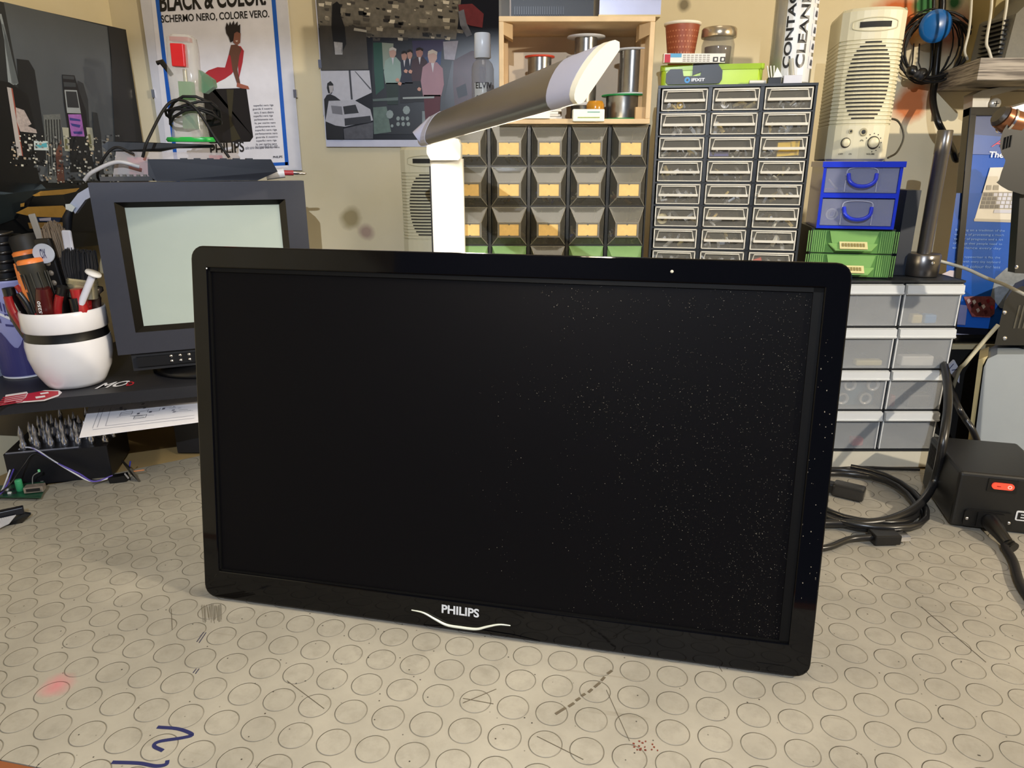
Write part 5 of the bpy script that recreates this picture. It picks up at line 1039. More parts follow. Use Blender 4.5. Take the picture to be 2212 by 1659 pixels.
for (dx, dz) in ((-.012,.034), (.020,.034), (-.020,.014), (.012,.014)):
    p = cell4(2, 1)+V((dx+.004,-.004,dz-.003)); mb = MB(); mb.lathe([(.0085,0), (.0085,.006), (.0055,.006), (.0055,0), (.0085,0)], p, M('cfcdc8', .3, .3), 24, axis=(0,1,0), cap=False)
    o = mb.build('ring_terminal', loc=p); tag(o, 'round metal ring behind the frosted front of the middle drawer, third row', 'ring', 'metal rings in the frosted drawer')
p = cell4(2, 1); mb = MB(); mb.box(p.x-.026, p.x+.030, p.y+.003, p.y+.022, p.z, p.z+.042, M('4a6c80', .5)); tag(mb.build('ring_card', loc=p), 'blue-grey card behind the metal rings in the frosted drawer', 'card')

ZG = FZ1+.0006; GP = M('5e8f48', .35, alpha=.96, var=.1); GP2 = M('7cab62', .3)
gx0, gx1, gy, gh = .398, .5010, .945, .0640
gd = thing('drawer_box', 'green translucent two-drawer box with card labels on the frosted tower', 'drawers', ((gx0+gx1)/2, gy, ZG))
mb = MB(); mb.box(gx0, gx1, gy+.003, gy+.10, ZG, ZG+gh, M('20281f', .5)); mb.build('carcass', gd)
for r_ in range(2):
    z0 = ZG+.0015+r_*(gh/2-.001); z1 = z0+gh/2-.0025; cx = (gx0+gx1)/2
    mb = MB(); mb.box(gx0+.0015, gx1-.0015, gy, gy+.095, z0, z1, GP)
    for k in range(9):
        for s in (-1, 1): x = cx+s*(.034+k*.0026); mb.box(x-.0006, x+.0006, gy-.0012, gy+.001, z0+.001, z1-.001, GP2)
    d = mb.build('drawer', gd)
    mb = MB(); zt_ = z1-.001; mb.ext([(cx-.030,gy-.0005,zt_), (cx+.030,gy-.0005,zt_), (cx+.026,gy-.0005,z0+.014), (cx+.019,gy-.0005,z0+.006), (cx-.019,gy-.0005,z0+.006), (cx-.026,gy-.0005,z0+.014)], (0,-.004,0), GP2)
    mb.ext([(cx-.030,gy-.004,z0+.013), (cx+.030,gy-.004,z0+.013), (cx+.022,gy-.011,z0+.0055), (cx-.022,gy-.011,z0+.0055)], (0,0,-.0015), GP2); mb.build('handle', d)
    mb = MB(); a_ = V((cx,gy-.0082,z0+.0100)); mb.obox(a_+V((0,-.0008,.0008)), V((.017,0,0)), V((0,.0040,.0042)), V((0,-.0004,.0004)), M('d8cf9a', .5)); 
    for k in range(8): mb.obox(a_+V((-.013+k*.0036,-.0014,.0014)), V((.0012,0,0)), V((0,.0018,.0018)), V((0,-.0004,.0004)), M('8a7c4a', .6))
    mb.build('card_label', d)
ZBl = ZG+gh+.0006; BLU = M('1230c8', .28, var=.06, coat=.4); bx0, bx1, by0, bh = .400, .4930, .938, .0835
bd_ = thing('drawer_box', 'bright blue framed two-drawer box with clear fronts and blue handles under the speaker', 'drawers', ((bx0+bx1)/2, by0, ZBl))
mb = MB(); t_ = .0035
mb.box(bx0, bx1, by0+.09, by0+.094, ZBl, ZBl+bh, BLU)
for a in ((bx0,bx0+t_,ZBl,ZBl+bh), (bx1-t_,bx1,ZBl,ZBl+bh), (bx0+t_,bx1-t_,ZBl,ZBl+t_), (bx0+t_,bx1-t_,ZBl+bh/2-.003,ZBl+bh/2+.003)): mb.box(a[0], a[1], by0, by0+.09, a[2], a[3], BLU)
mb.box(bx0-.002, bx1+.002, by0-.003, by0+.094, ZBl+bh-.007, ZBl+bh, BLU); mb.build('frame', bd_)
for r_ in range(2):
    z0 = ZBl+.004+r_*(bh/2-.0005); z1 = z0+bh/2-.0085; cx = (bx0+bx1)/2; FC = M('9fa5c4', .25, alpha=.42, var=.05, spec=.7)
    mb = MB(); mb.box(bx0+.004, bx1-.004, by0+.001, by0+.003, z0, z1, FC); mb.box(bx0+.004, bx1-.004, by0+.003, by0+.085, z0, z0+.001, FC)
    for s in (-1, 1): mb.tube([(cx+s*.0185,by0,z1-.018), (cx+s*.0185,by0,z0+.001)], .0007, M('b9bdd6', .2, alpha=.8), 5)
    mb.tube(bez([(cx-.0185,by0,z1-.012), (cx-.016,by0,z1-.004), (cx,by0,z1-.002), (cx+.016,by0,z1-.004), (cx+.0185,by0,z1-.012)], 4), .0008, M('b9bdd6', .2, alpha=.8), 5)
    d = mb.build('drawer', bd_)
    mb = MB(); mb.tube(bez([(cx-.0165,by0-.002,z1-.010), (cx-.0145,by0-.006,z1-.019), (cx-.006,by0-.007,z1-.0245), (cx+.006,by0-.007,z1-.0245), (cx+.0145,by0-.006,z1-.019), (cx+.0165,by0-.002,z1-.010)], 5), .0025, BLU, 10); mb.build('handle', d)
def small(name, lab, cat, pts, r, h): mb = MB(); mb.tube(bez(pts), r, M(h, .5), 6); return tag(mb.build(name, loc=pts[0]), lab, cat)
zz = ZBl+.004+bh/2
small('pale_wire', 'short pale wire lying in the upper clear drawer of the blue box', 'wire', [(bx0+.009,by0+.008,zz+.016), (bx0+.016,by0+.008,zz+.008), (bx0+.021,by0+.01,zz+.0035)], .0013, 'e0d8a8')
small('red_wire', 'short red wire lying in the upper clear drawer of the blue box', 'wire', [(bx0+.006,by0+.016,zz+.0035), (bx0+.018,by0+.018,zz+.0036), (bx0+.023,by0+.02,zz+.0045)], .0012, 'b8344a')
p = V((bx0+.018, by0+.006, ZBl+.018)); mb = MB(); mb.lathe([(.0075,0), (.0075,.006), (.003,.006), (.003,0), (.0075,0)], p, M('dcdcc8', .4), 28, axis=(0,1,0), cap=False); mb.lathe([(.0052,-.0004), (.0040,-.0004)], p, M('8a8878', .4), 24, axis=(0,1,0), cap=False)
tag(mb.build('white_reel', loc=p), 'small white reel with a centre hole in the lower drawer of the blue box', 'reel')
mb = MB(); mb.box(.521, .540, .955, 1.03, ZG, ZG+.112, M('1c2430', .5)); tag(mb.build('black_organizer', loc=(.53,.96,ZG)), 'black plastic case standing upright right of the blue and green drawer boxes', 'case')

# computer speakers
def speaker(name, label, x, y, z, rz=0):
    t = thing(name, label, 'speaker', (x, y, z), rz); SW, SD, SH = .078, .085, .1765; BG = M('c3bc9c', .45, var=.04); BG2 = M('d3ccae', .45, var=.03); DKH = M('15130e', .7)
    mb = MB(); prof = []
    zs = [0, .003, .036, .040]; grooves = [(.043+.00455*k) for k in range(22)]; n = 10
    def ring(zz_, off):
        out = [(-SW/2+off*.5, 0)]
        for i in range(n+1):
            a = i/n; out.append((-SW/2+off+(SW-2*off)*a, -.012*(1-(2*a-1)**2)-.004*(0 if i in (0, n) else 1)+off))
        out += [(SW/2-off*.5, 0), (SW/2-off*.3, SD), (-SW/2+off*.3, SD)]
        return [(px, py+.012, zz_) for px, py in out]
    levels = [(0,.003), (.0025,0), (.040,0)]
    for g in grooves: levels += [(g,0), (g+.0006,.0014), (g+.0016,.0014), (g+.0022,0)]
    levels += [(.146,0), (SH-.004,0), (SH,.004)]
    R_ = [ring(*l) for l in levels]; k = len(R_[0]); mb.add([p for r in R_ for p in r], [(i*k+j, i*k+(j+1)%k, (i+1)*k+(j+1)%k, (i+1)*k+j) for i in range(len(R_)-1) for j in range(k)]+[tuple(range(k))[::-1], tuple(range((len(R_)-1)*k, len(R_)*k))], BG2); mb.build('case', t, world=False)
    def fr_(x_): a = (x_+SW/2)/SW; return -.012*(1-(2*a-1)**2)-.004+.012
    for kk, g in enumerate(grooves[1:-1]):
        zc = g+.0034; d = (zc-.0925)/.047
        if abs(d) >= 1: continue
        hw = .0265*math.sqrt(1-d*d)**.8
        mb = MB(); pts = [(-hw+2*hw*i/8) for i in range(9)]
        for i in range(8): a, b_ = pts[i], pts[i+1]; mb.poly([(a, fr_(a)-.0004, zc-.0009), (b_, fr_(b_)-.0004, zc-.0009), (b_, fr_(b_)-.0004, zc+.0009), (a, fr_(a)-.0004, zc+.0009)], DKH)
        mb.build('slot', t, world=False)
    mb = MB(); hz = .157; yb = fr_(0)-.0006
    def onf(px, pz, o): return (px, fr_(px)-o, pz)
    mb.tube([onf(a*.027 if abs(a)<1 else a*.027, hz+b_*.0075, .0002) for a, b_ in [(math.copysign(min(1,abs(math.cos(q_))*1.15), math.cos(q_)), math.sin(q_)) for q_ in [2*math.pi*i/32 for i in range(32)]]], .0007, BG, 5, closed=True)
    for i in range(10): a = -.019+.0038*i; b_ = a+.0038; mb.poly([onf(a, hz-.0032, .0005), onf(b_, hz-.0032, .0005), onf(b_, hz+.0032, .0005), onf(a, hz+.0032, .0005)], DKH)
    mb.build('carrying_slot', t, world=False)
    return t, onf
s1, onf = speaker('computer_speaker', 'beige ribbed computer speaker with knobs standing on the bright blue drawer box', .4455, .945, ZBl+bh+.0006)
for px, pz, r, nm in ((-.017,.022,.0062,'power_button'), (.0175,.022,.0078,'volume_knob')):
    mb = MB(); y_ = onf(px, pz, 0)[1]; mb.lathe([(r,-.0005), (r,.0015), (r*.8,.0016)], (px,y_,pz), M('3a372c', .6), 24, axis=(0,-1,0), cap=False); mb.lathe([(r*.82,0), (r*.8,.005), (r*.6,.006), (0,.006)], (px,y_,pz), M('d8d0b0', .4), 24, axis=(0,-1,0)); mb.build(nm, s1, world=False)
for px, pz, r, nm in ((-.0125,.0355,.0028,'led_window'), (.003,.0345,.0048,'headphone_socket')):
    mb = MB(); y_ = onf(px, pz, 0)[1]; mb.lathe([(r,-.0005), (r,.001), (r*.55,.0008), (r*.5,-.0002)], (px,y_,pz), M('a89f80', .4), 20, axis=(0,-1,0), cap=False); mb.lathe([(r*.55,.0004), (0,.0006)], (px,y_,pz), M('15130e', .5), 16, axis=(0,-1,0)); mb.build(nm, s1, world=False)
mb = MB(); DKT = M('2c2a22', .6)
for k in range(9): a = math.radians(-60+k*30); px, pz = .0175+.0108*math.sin(a), .022+.0108*math.cos(a); y_ = onf(px,pz,0)[1]; mb.lathe([(.0007,-.0003), (.0007,.0005)], (px,y_,pz), DKT, 8, axis=(0,-1,0))
def tx(s_, xa, xb, za, h_): mb.text(s_, lambda x, y: V(onf(xa+(xb-xa)*x, za+h_*y, .0007)), DKT, .03)
tx('OFF', -.024, -.0185, .0075, .0018); tx('ON', -.0115, -.008, .0075, .0018); tx('VOLUME', .0105, .0215, .0075, .0018)
mb.build('markings', s1, world=False)
mb = MB(); e_ = onf(.0025, .0235, .0007); mb.tube([(e_[0]+.0018*math.cos(a), e_[1], e_[2]+.0018*math.sin(a)) for a in [math.pi*k/8 for k in range(9)]], .0003, DKT, 5); mb.build('headphone_symbol', s1, world=False)
s1.scale = (.93, 1, 1); s1.location.x -= .007; turn([gd], -12, (gx0, gy, 0)); turn([bd_, s1]+[o for o in COL.objects if o.name in ('pale_wire', 'red_wire', 'white_reel')], -14, (bx0, by0, 0))
Ysp = 1.075; zsp = .2590
speaker('computer_speaker', 'second beige ribbed speaker half hidden behind the white lamp post', at(864,420,y=Ysp).x+.040, Ysp, zsp)
mb = MB(); mb.box(-.1715, -.0835, 1.06, 1.18, SZ, zsp-.0006, M('8a6a48', .7)); tag(mb.build('cardboard_box', loc=(-.13,1.1,SZ)), 'flat cardboard box under the speaker behind the lamp post', 'box')
cbl = thing('speaker_cable', 'thin dark cable curving out behind the right side of the beige speaker', 'cable', (.487,.99,ZBl+bh+.04))
mb = MB(); mb.tube(bez([at(1912,255,y=1.03), at(1940,262,y=1.04), at(1952,295,y=1.04), at(1938,328,y=1.03), at(1918,341,y=1.0)]), .0014, M('3a372c', .5), 6); mb.build('loop', cbl)

# metal pole with round foot on the tower
ty = .955; tz0 = FZ1+.0006; tx_ = at(1988,590,y=ty).x
tp_ = thing('metal_pole', 'dark silver metal pole rising from a round knurled foot on the frosted tower', 'pole', (tx_, ty, tz0)); ST = M('6d6a68', .3, .85, var=.05)
kpx = ty/1.0/FPX; mb = MB(); mb.lathe([(.0205,.0003), (.0215,.002), (.0215,.028), (.0200,.030), (0,.030)], (tx_,ty,tz0), ST, 40); mb.build('foot', tp_)
pt = at(2030,281,y=ty); mb = MB(); mb.lathe([(.0088,.028), (.0088,pt.z-tz0-.03), (.0092,pt.z-tz0-.029), (.0092,pt.z-tz0-.001), (.0085,pt.z-tz0), (.006,pt.z-tz0)], (tx_,ty,tz0), ST, 28, cap=False); mb.build('tube', tp_)
mb = MB(); mb.lathe([(.0028,0), (.0022,.0012), (0,.0013)], (tx_+.002, ty-.0210, tz0+.019), CHROME, 12, axis=(0,-1,0)); mb.build('set_screw', tp_)
mb = MB(); wc = bez([(tx_+.021, ty+.005, tz0+.020), at(2085,580,y=.94), at(2130,600,y=.92), at(2172,616,y=.89), at(2240,650,y=.85)]); mb.tube(wc, .0022, M('b9b6a8', .45), 8)
tag(mb.build('grey_cable', loc=(tx_+.03,ty,tz0+.02)), 'pale grey cable running from the metal pole across the blue framed advert', 'cable')

# ------------------------------------------------------------------ blue wall hook, cables and earphones
hk = at(2019, 57, y=YW-.045); hook = thing('wall_hook', 'round wall hook with a glossy blue disc and wooden stem holding cables', 'hook', (hk.x, YW, hk.z))
r1 = 33*(YW-.045)/1.11/FPX
mb = MB(); mb.lathe([(r1*.55,-.001), (r1,.002), (r1,.004), (r1*.7,.0068), (0,.0078)], (hk.x, YW-.045, hk.z), M('1668b8', .25, var=.03, coat=.5), 40, axis=(-.15,-1,-.1)); mb.build('blue_disc', hook)
mb = MB(); mb.tube([(hk.x, YW-.043, hk.z-.004), (hk.x, YW-.0, hk.z-.010)], [.0155,.012], M('b98f5c', .5), 24); mb.build('stem', hook)
def loops(name, lab, cat, c, rx, rz_, n, r, seed, col=RUB, y0=.022, yr=.02):
    random.seed(seed); pts = []
    for i in range(n*24): a = 2*math.pi*i/24; w_ = math.sin(i*.13+seed); pts.append(V((c.x+(rx+.006*w_)*math.cos(a)+.003*math.sin(i*.05), YW-y0-yr*(.5+.5*math.sin(i*.07+seed)), c.z+(rz_+.005*math.sin(i*.11))*math.sin(a)-.002)))
    mb = MB(); mb.tube(pts, r, col, 6); return tag(mb.build(name, loc=c), lab, cat)
lc = at(2018, 100, y=YW-.03)
loops('cable_coil', 'thick bundle of black cable looped over the blue wall hook', 'cable', lc, .050, .046, 5, .0017, 1)
ec = loops('earphones', 'thin black earphone lead looped round the blue wall hook with two ear buds hanging', 'earphones', at(2008, 96, y=YW-.02), .045, .050, 3, .0011, 2, y0=.008, yr=.008)
inv = ec.location.copy()
for u, v, s in ((1968,152,1), (1992,158,-1)):
    p = at(u, v, y=YW-.055); mb = MB(); mb.lathe([(.003,-.006), (.0075,-.002), (.0085,.003), (.006,.007), (.0045,.009)], p-inv, BLACK, 18, axis=(s*.5,-.6,-.5)); mb.lathe([(.0045,.009), (.0058,.012), (.004,.0145), (0,.015)], p-inv, M('26262a', .7), 16, axis=(s*.5,-.6,-.5)); mb.tube([p-inv, p-inv+V((s*.004,.008,.016)), at(u+s*6, 95, y=YW-.025)-inv], .0011, RUB, 6); o = mb.build('ear_bud', ec, world=False)
mb = MB(); mb.tube(bez([at(2040,-330,y=YW-.012), at(2036,-30,y=YW-.012), at(2035,20,y=YW-.012), at(2026,110,y=YW-.010), at(2020,170,y=YW-.012), at(2015,215,y=YW-.03), at(2026,262,y=YW-.06), at(2046,300,y=YW-.05), at(2058,325,y=YW-.03), at(2066,345,y=YW-.03), at(2080,330,y=YW-.02)]), .0052, M('0e0e10', .35), 10)
tag(mb.build('power_cable', loc=at(2022,150,y=YW-.02)), 'thick black cable running down the wall behind the metal pole', 'cable')
mb = MB(); mb.tube(bez([at(2022,-330,y=YW-.01), at(2018,-30,y=YW-.01), at(2014,60,y=YW-.008), at(2012,140,y=YW-.008), at(2000,170,y=YW-.01)]), .0022, M('0e0e10', .4), 8); tag(mb.build('thin_cable', loc=at(2014,60,y=YW-.01)), 'thin black cable hanging straight down behind the blue hook', 'cable')

# ------------------------------------------------------------------ wall shelf on the right
ws_ = thing('wall_shelf', 'grey wood-grain wall shelf corner at the upper right with things on it', 'shelf', (.75, 1.14, .5232))
def woodgrain():
    m = bpy.data.materials.new('grey_wood_grain'); m.use_nodes = True; nt = m.node_tree; N = nt.nodes; L = nt.links; b = N['Principled BSDF']
    tc = N.new('ShaderNodeTexCoord'); mp = N.new('ShaderNodeMapping'); mp.inputs['Scale'].default_value = (6, 6, 160); L.new(tc.outputs['Object'], mp.inputs[0])
    n = N.new('ShaderNodeTexNoise'); n.inputs['Scale'].default_value = 3; n.inputs['Detail'].default_value = 6; L.new(mp.outputs[0], n.inputs['Vector'])
    r = N.new('ShaderNodeValToRGB'); e = r.color_ramp.elements; e[0].position = .38; e[0].color = rgb('57504a'); e[1].position = .62; e[1].color = rgb('a59c90'); L.new(n.outputs['Fac'], r.inputs['Fac']); L.new(r.outputs[0], b.inputs['Base Color']); b.inputs['Roughness'].default_value = .7
    return m
WG = woodgrain(); mb = MB(); mb.ext([(.6464,1.0539,.5232), (.98,1.0539,.5232), (.98,1.219,.5232), (.686,1.219,.5232)], (0,0,.0283), WG); mb.build('board', ws_, bevel=.0006)
mb = MB(); yb = YW-.0005; by_ = 1.15
P_ = [at(2100,238,y=by_), at(2102,205,y=by_), at(2122,195,y=by_), at(2230,176,y=by_), at(2240,182,y=by_), at(2140,208,y=by_), at(2132,238,y=by_)]
mb.ext(P_, (0,.0225,0), M('b9b7b0', .3, .3)); mb.build('bracket', ws_, bevel=.002)
mb = MB(); p = at(2149,224,y=by_-.002); mb.lathe([(.0085,0), (.0075,.003), (0,.0038)], p, M('c9c7c0', .3, .6), 24, axis=(0,-1,0)); 
for s in ((1,0),(0,1)): mb.obox(p+V((0,-.0036,0)), V((.004*s[0]+.0008*s[1],0,0)), V((0,.0006,0)), V((0,0,.004*s[1]+.0008*s[0])), BLACK)
mb.build('screw', ws_)
ZS = .5232+.0288
mb = MB(); P_ = [at(2172,118,y=1.075), at(2160,112,y=1.10), at(2172,36,y=1.10), at(2200,20,y=1.075), at(2240,0,y=1.075), at(2240,118,y=1.075)]
x_ = at(2172,118,y=1.075).x; mb.ext([(x_,1.075,ZS), (x_+.09,1.075,ZS), (x_+.09,1.075,ZS+.12), (x_+.03,1.075,ZS+.085), (x_+.004,1.075,ZS+.058)], (0,.08,0), M('6a6860', .7, bump=.6, scale=300))
for k in range(9): mb.ext([(x_-.004,1.085,ZS+.004+k*.006), (x_,1.082,ZS+.002+k*.006), (x_,1.082,ZS+.005+k*.006)], (0,.05,0), BLACK)
tag(mb.build('black_device', loc=(x_,1.1,ZS)), 'dark grey textured device at the right end of the wall shelf', 'device')
mb = MB(); mb.box(at(2106,60,y=1.17).x, at(2126,60,y=1.17).x, 1.13, 1.19, ZS, ZS+.16, M('9a8a5c', .7)); tag(mb.build('folder', loc=(at(2105,60,y=1.17).x,1.17,ZS)), 'olive-brown folder standing on the wall shelf beside the white cables', 'folder')
mb = MB(); mb.box(at(2128,60,y=1.17).x, at(2180,60,y=1.17).x, 1.15, 1.20, ZS, ZS+.15, M('a8976a', .6)); tag(mb.build('folder', loc=(at(2150,60,y=1.17).x,1.17,ZS)), 'tan folder standing behind the white cables at the right on the wall shelf', 'folder')
for i, (P_, lb) in enumerate((([(2160,-330),(2144,-30),(2140,30),(2131,90),(2136,108),(2144,117)], 'left white cable hanging down onto the wall shelf'), ([(2200,-330),(2178,-30),(2170,40),(2163,90),(2160,116)], 'right white cable hanging down onto the wall shelf beside the dark device'))):
    pts = [at(u, v, y=1.085+.002*k) for k, (u, v) in enumerate(P_)]; pts[-1].z = ZS+.003; mb = MB(); mb.tube(bez(pts), .0020, M('cfccbe', .4), 8); tag(mb.build('white_cable', loc=pts[-1]), lb, 'cable')
mb = MB(); mb.tube(bez([at(2112,-330,y=1.13), at(2100,-30,y=1.13), at(2094,60,y=1.13), at(2084,108,y=1.13), at(2090,128,y=1.14)]), .0018, M('cfccbe', .4), 8); tag(mb.build('white_cable', loc=at(2090,110,y=1.13)), 'thin pale cable along the left edge of the folders over the wall shelf', 'cable')

# ------------------------------------------------------------------ framed computer advert
fb = V((.652, 1.02, .1565)); ft = V((.652, 1.0745, .488)); up = (ft-fb).normalized(); FH = (ft-fb).length; fwid = .255
fn = V((1,0,0)).cross(up).normalized(); fn = -fn if fn.y > 0 else fn
PC = Plane(fb+fn*.004, fn)
fa = thing('framed_advert', 'framed blue computer advert in a black frame leaning against the wall at the right', 'picture', fb)
FB = M('0c0c0c', .2, coat=.5)
mb = MB(); X = V((1,0,0))
for o_, hx, hz_ in ((fb+X*.005+up*FH/2, .005, FH/2), (fb+X*(fwid-.005)+up*FH/2, .005, FH/2), (fb+X*fwid/2+up*.006, fwid/2, .006), (fb+X*fwid/2+up*(FH-.006), fwid/2, .006)): mb.obox(o_, X*hx, fn*.008, up*hz_, FB)
mb.build('frame', fa, bevel=.001)
mb = MB(); mb.obox(fb+X*fwid/2+up*FH/2, X*(fwid/2-.008), fn*.003, up*(FH/2-.008), M('1f57b4', .2, var=.1, scale=6, coat=.4)); mb.build('print', fa)
mb = MB()
def q(pts, m, k=1): pl(mb, PC, pts, m, .0002+.0003*k)
q([(2101,248),(2230,248),(2230,300),(2095,290)], M('4a5578', .25), 1); q([(2095,290),(2230,300),(2230,335),(2088,333)], M('4a62a0', .25), 1)
q([(2066,417),(2230,417),(2230,640),(2040,640),(2046,560)], M('184fa6', .2), 1)
KB = M('c9c4b8', .4); q([(2139,362),(2230,360),(2230,482),(2104,478)], KB, 2); q([(2124,415),(2230,414),(2230,452),(2116,451)], M('8a857a', .4), 3); q([(2104,472),(2230,476),(2230,482),(2104,478)], M('a19c90', .4), 3)
for r_ in range(4):
    for c_ in range(8):
        u = 2126+c_*10.5-r_*2.6; v = 417+r_*8.6; q([(u,v),(u+8,v),(u+7.5,v+6.8),(u-.8,v+6.8)], M(('5a5650','b4b6c4')[c_ > (r_+1)//2+1], .4), 4)
q([(2132,400),(2142,400),(2141,410),(2130,410)], M('8f8a7e', .4), 4); q([(2147,400),(2158,400),(2157,410),(2145,410)], M('8f8a7e', .4), 4); q([(2148,453),(2230,454),(2230,461),(2146,460)], M('b4b6c4', .4), 4)
ptext(mb, PC, 'A', (2141,317), (2163,317), (2150,299), M('c43a54', .4), .0016, 0, .3); ptext(mb, PC, 'The', (2136,340), (2167,341), (2138,327), WHITE, .0016, .02)
ptext(mb, PC, 'computer', (2168,341), (2212,342), (2170,327), WHITE, .0016, .02)
LT = M('5a86c8', .4)
for k, s_ in enumerate(('Building on a tradition of the', 'capable of processing a much', 'variety of programs and a lot', 'of things that people need to', 'experience every day')): ptext(mb, PC, s_, (2063-k*1.6,500+k*9.6), (2170-k*2,502+k*9.6), (2064-k*1.6,494+k*9.6), LT, .0012, .01)
for k, s_ in enumerate(('As a typewriter it fits the', 'same with every tiny keyboard', 'and full colour for less')): ptext(mb, PC, s_, (2063-k*2,558+k*10), (2160,560+k*10), (2064-k*2,552+k*10), LT, .0012, .01)
q([(2035,592),(2052,584),(2068,585),(2074,600),(2080,620),(2078,635),(2066,644),(2058,620)], M('b9aeb6', .4), 3)
q([(2150,600),(2175,578),(2230,590),(2230,680),(2160,665),(2140,640)], M('7b8490', .35, var=.4, scale=200), 2)
q([(2082,641),(2100,640),(2140,640),(2150,650),(2148,678),(2138,686),(2100,684),(2090,665)], M('7b4448', .4, var=.7, scale=250), 4)
for (u, v, h) in ((2100,650,'dcd8dc'),(2112,655,'1a1418'),(2120,660,'d8d0d4'),(2095,658,'3a1a20'),(2130,648,'7a1a28'),(2108,668,'c8c0c8'),(2125,672,'5a2a30'),(2138,662,'a82a38'),(2088,648,'e0c8c0')): q([(u,v),(u+6,v-3),(u+9,v+3),(u+4,v+8)], M(h, .4), 5)
q([(2050,655),(2090,660),(2085,702),(2050,700)], M('7d83b0', .4, var=.2), 3); q([(2040,704),(2230,716),(2230,728),(2040,722)], M('12141f', .3), 3); q([(2046,719),(2156,727),(2156,730),(2046,722)], M('b9bcd8', .4), 5)
mb.build('artwork', fa)
sup = thing('black_carton', 'black box in the gap right of the frosted tower, under the framed advert', 'box', (.68, 1.05, 0))
mb = MB(); mb.box(.6455, .95, 1.012, 1.14, .0002, .148, M('121212', .6)); mb.build('carton', sup)
mb = MB(); mb.box(.6455, .95, 1.008, 1.14, .1485, .1555, M('b3a888', .6)); mb.build('cream_ledge', sup)

# grey equipment case and black box in front of it
ec_ = thing('grey_equipment_case', 'pale blue-grey metal equipment case with rounded corner and cream side at the right edge', 'case', (.70, .93, 0))
GC = M('8d959c', .45, var=.04); p0, p1 = at(2112, 1000, y=.905), at(2122, 762, y=.905)
x_ = .6360; mb = MB(); mb.ext([(x_+.006, .895, .0005), (x_+.30, .895, .0005), (x_+.30, .915, .166), (x_+.022, .915, .166), (x_+.010, .9145, .160), (x_+.006, .913, .148)], (.037,.055,0), GC); mb.build('body', ec_, bevel=.003)
mb = MB(); mb.ext([(x_, .900, .0005), (x_+.0055, .900, .0005), (x_+.0055, .915, .150), (x_+.012, .918, .163), (x_, .918, .158)], (.034,.05,0), M('b8a878', .6)); mb.build('cream_side', ec_)
PY = math.radians(-15)
ps = thing('power_supply', 'black box with red rocker switch and plugged-in mains lead, right on the mat', 'power supply', (.5208, .7424, 0), PY)
PB_ = M('141413', .42, var=.08, scale=200); PL_, PD, PH = .100, .118, .0715
mb = MB(); mb.box(0, PL_, 0, PD, .002, PH, PB_); mb.build('case', ps, world=False, bevel=.004, seg=3)
for k in range(5): mb = MB(); mb.box(-.0006, .001, PD-.030+k*.005, PD-.0275+k*.005, PH-.036, PH-.008, M('050505', .6)); mb.build('vent_slot', ps, world=False)
mb = MB(); mb.box(.030, .060, -.001, .002, PH-.020, PH-.0045, M('0c0c0c', .35)); mb.ext([(.045+x, -.0008, PH-.0122+z) for x, z in rrect(.0225, .0075, .0036)], (0,-.0022,0), M('d8402c', .3, emit=.9)); s_w = mb.build('rocker_switch', ps, world=False)
mb = MB(); mb.lathe([(.0022,.0), (.0022,.0004), (.0014,.0004), (.0014,0)], (.0515,-.0030,PH-.0122), M('f0a898', .4, emit=.6), 16, axis=(0,-1,0), cap=False); mb.box(.0385, .0425, -.0034, -.0029, PH-.0126, PH-.0118, M('7a1410', .4)); mb.build('switch_marking', ps, world=False)
mb = MB(); mb.ext([(.037+x, -.0005, .016+z) for x, z in rrect(.050, .021, .004)], (0,-.003,0), M('0e0e0e', .35)); mb.box(.025, .052, -.0055, -.003, .007, .025, M('0a0a0a', .4)); mb.build('mains_socket', ps, world=False)
for x in (.0155, .0585): mb = MB(); mb.lathe([(.002,0), (.0015,.001), (0,.0011)], (x,-.0035,.015), CHROME, 10, axis=(0,-1,0)); mb.build('socket_screw', ps, world=False)
mb = MB(); mb.ext([(.071+x, -.0003, .0245+z) for x, z in rrect(.0125, .0125, .002)], (0,-.0005,0), M('d8d8d8', .5)); mb.text('E', lambda x, y: V((.0665+.0085*x, -.0012, .0200+.0088*y)), BLACK, .04); mb.build('sticker', ps, world=False)
for x, y in ((.012,.012),(PL_-.012,.012),(.012,PD-.012),(PL_-.012,PD-.012)): mb = MB(); mb.lathe([(.006,.0001), (.006,.0022)], (x,y,0), RUB, 14); mb.build('rubber_foot', ps, world=False)
KP = basis(ps); pw_ = lambda x, y, z: KP @ V((x, y, z))
pc_ = thing('mains_lead', 'black mains lead plugged into the power supply and trailing off the right edge', 'cable', pw_(.040,-.02,.010))
mb = MB(); mb.tube([pw_(.0385,-.0060,.016), pw_(.039,-.018,.0155), pw_(.041,-.030,.0130), pw_(.045,-.042,.0085)], [.0095,.0092,.0075,.0062], BLACK, 14); mb.build('plug', pc_)
for k in range(3): mb = MB(); p = pw_(.0445+k*.002, -.041-k*.004, .0088-k*.0006); d_ = (pw_(.05,-.052,.006)-pw_(.045,-.042,.008)).normalized(); mb.lathe([(.0062,-.001), (.0062,.001)], p, BLACK, 14, axis=d_); mb.build('strain_relief', pc_)
mb = MB(); mb.tube(bez([pw_(.045,-.042,.0078), at(2172,1182,z=.006), at(2190,1215,z=.0048), at(2206,1265,z=.0048), at(2250,1330,z=.0048)]), .0045, RUB, 10); mb.build('lead', pc_)

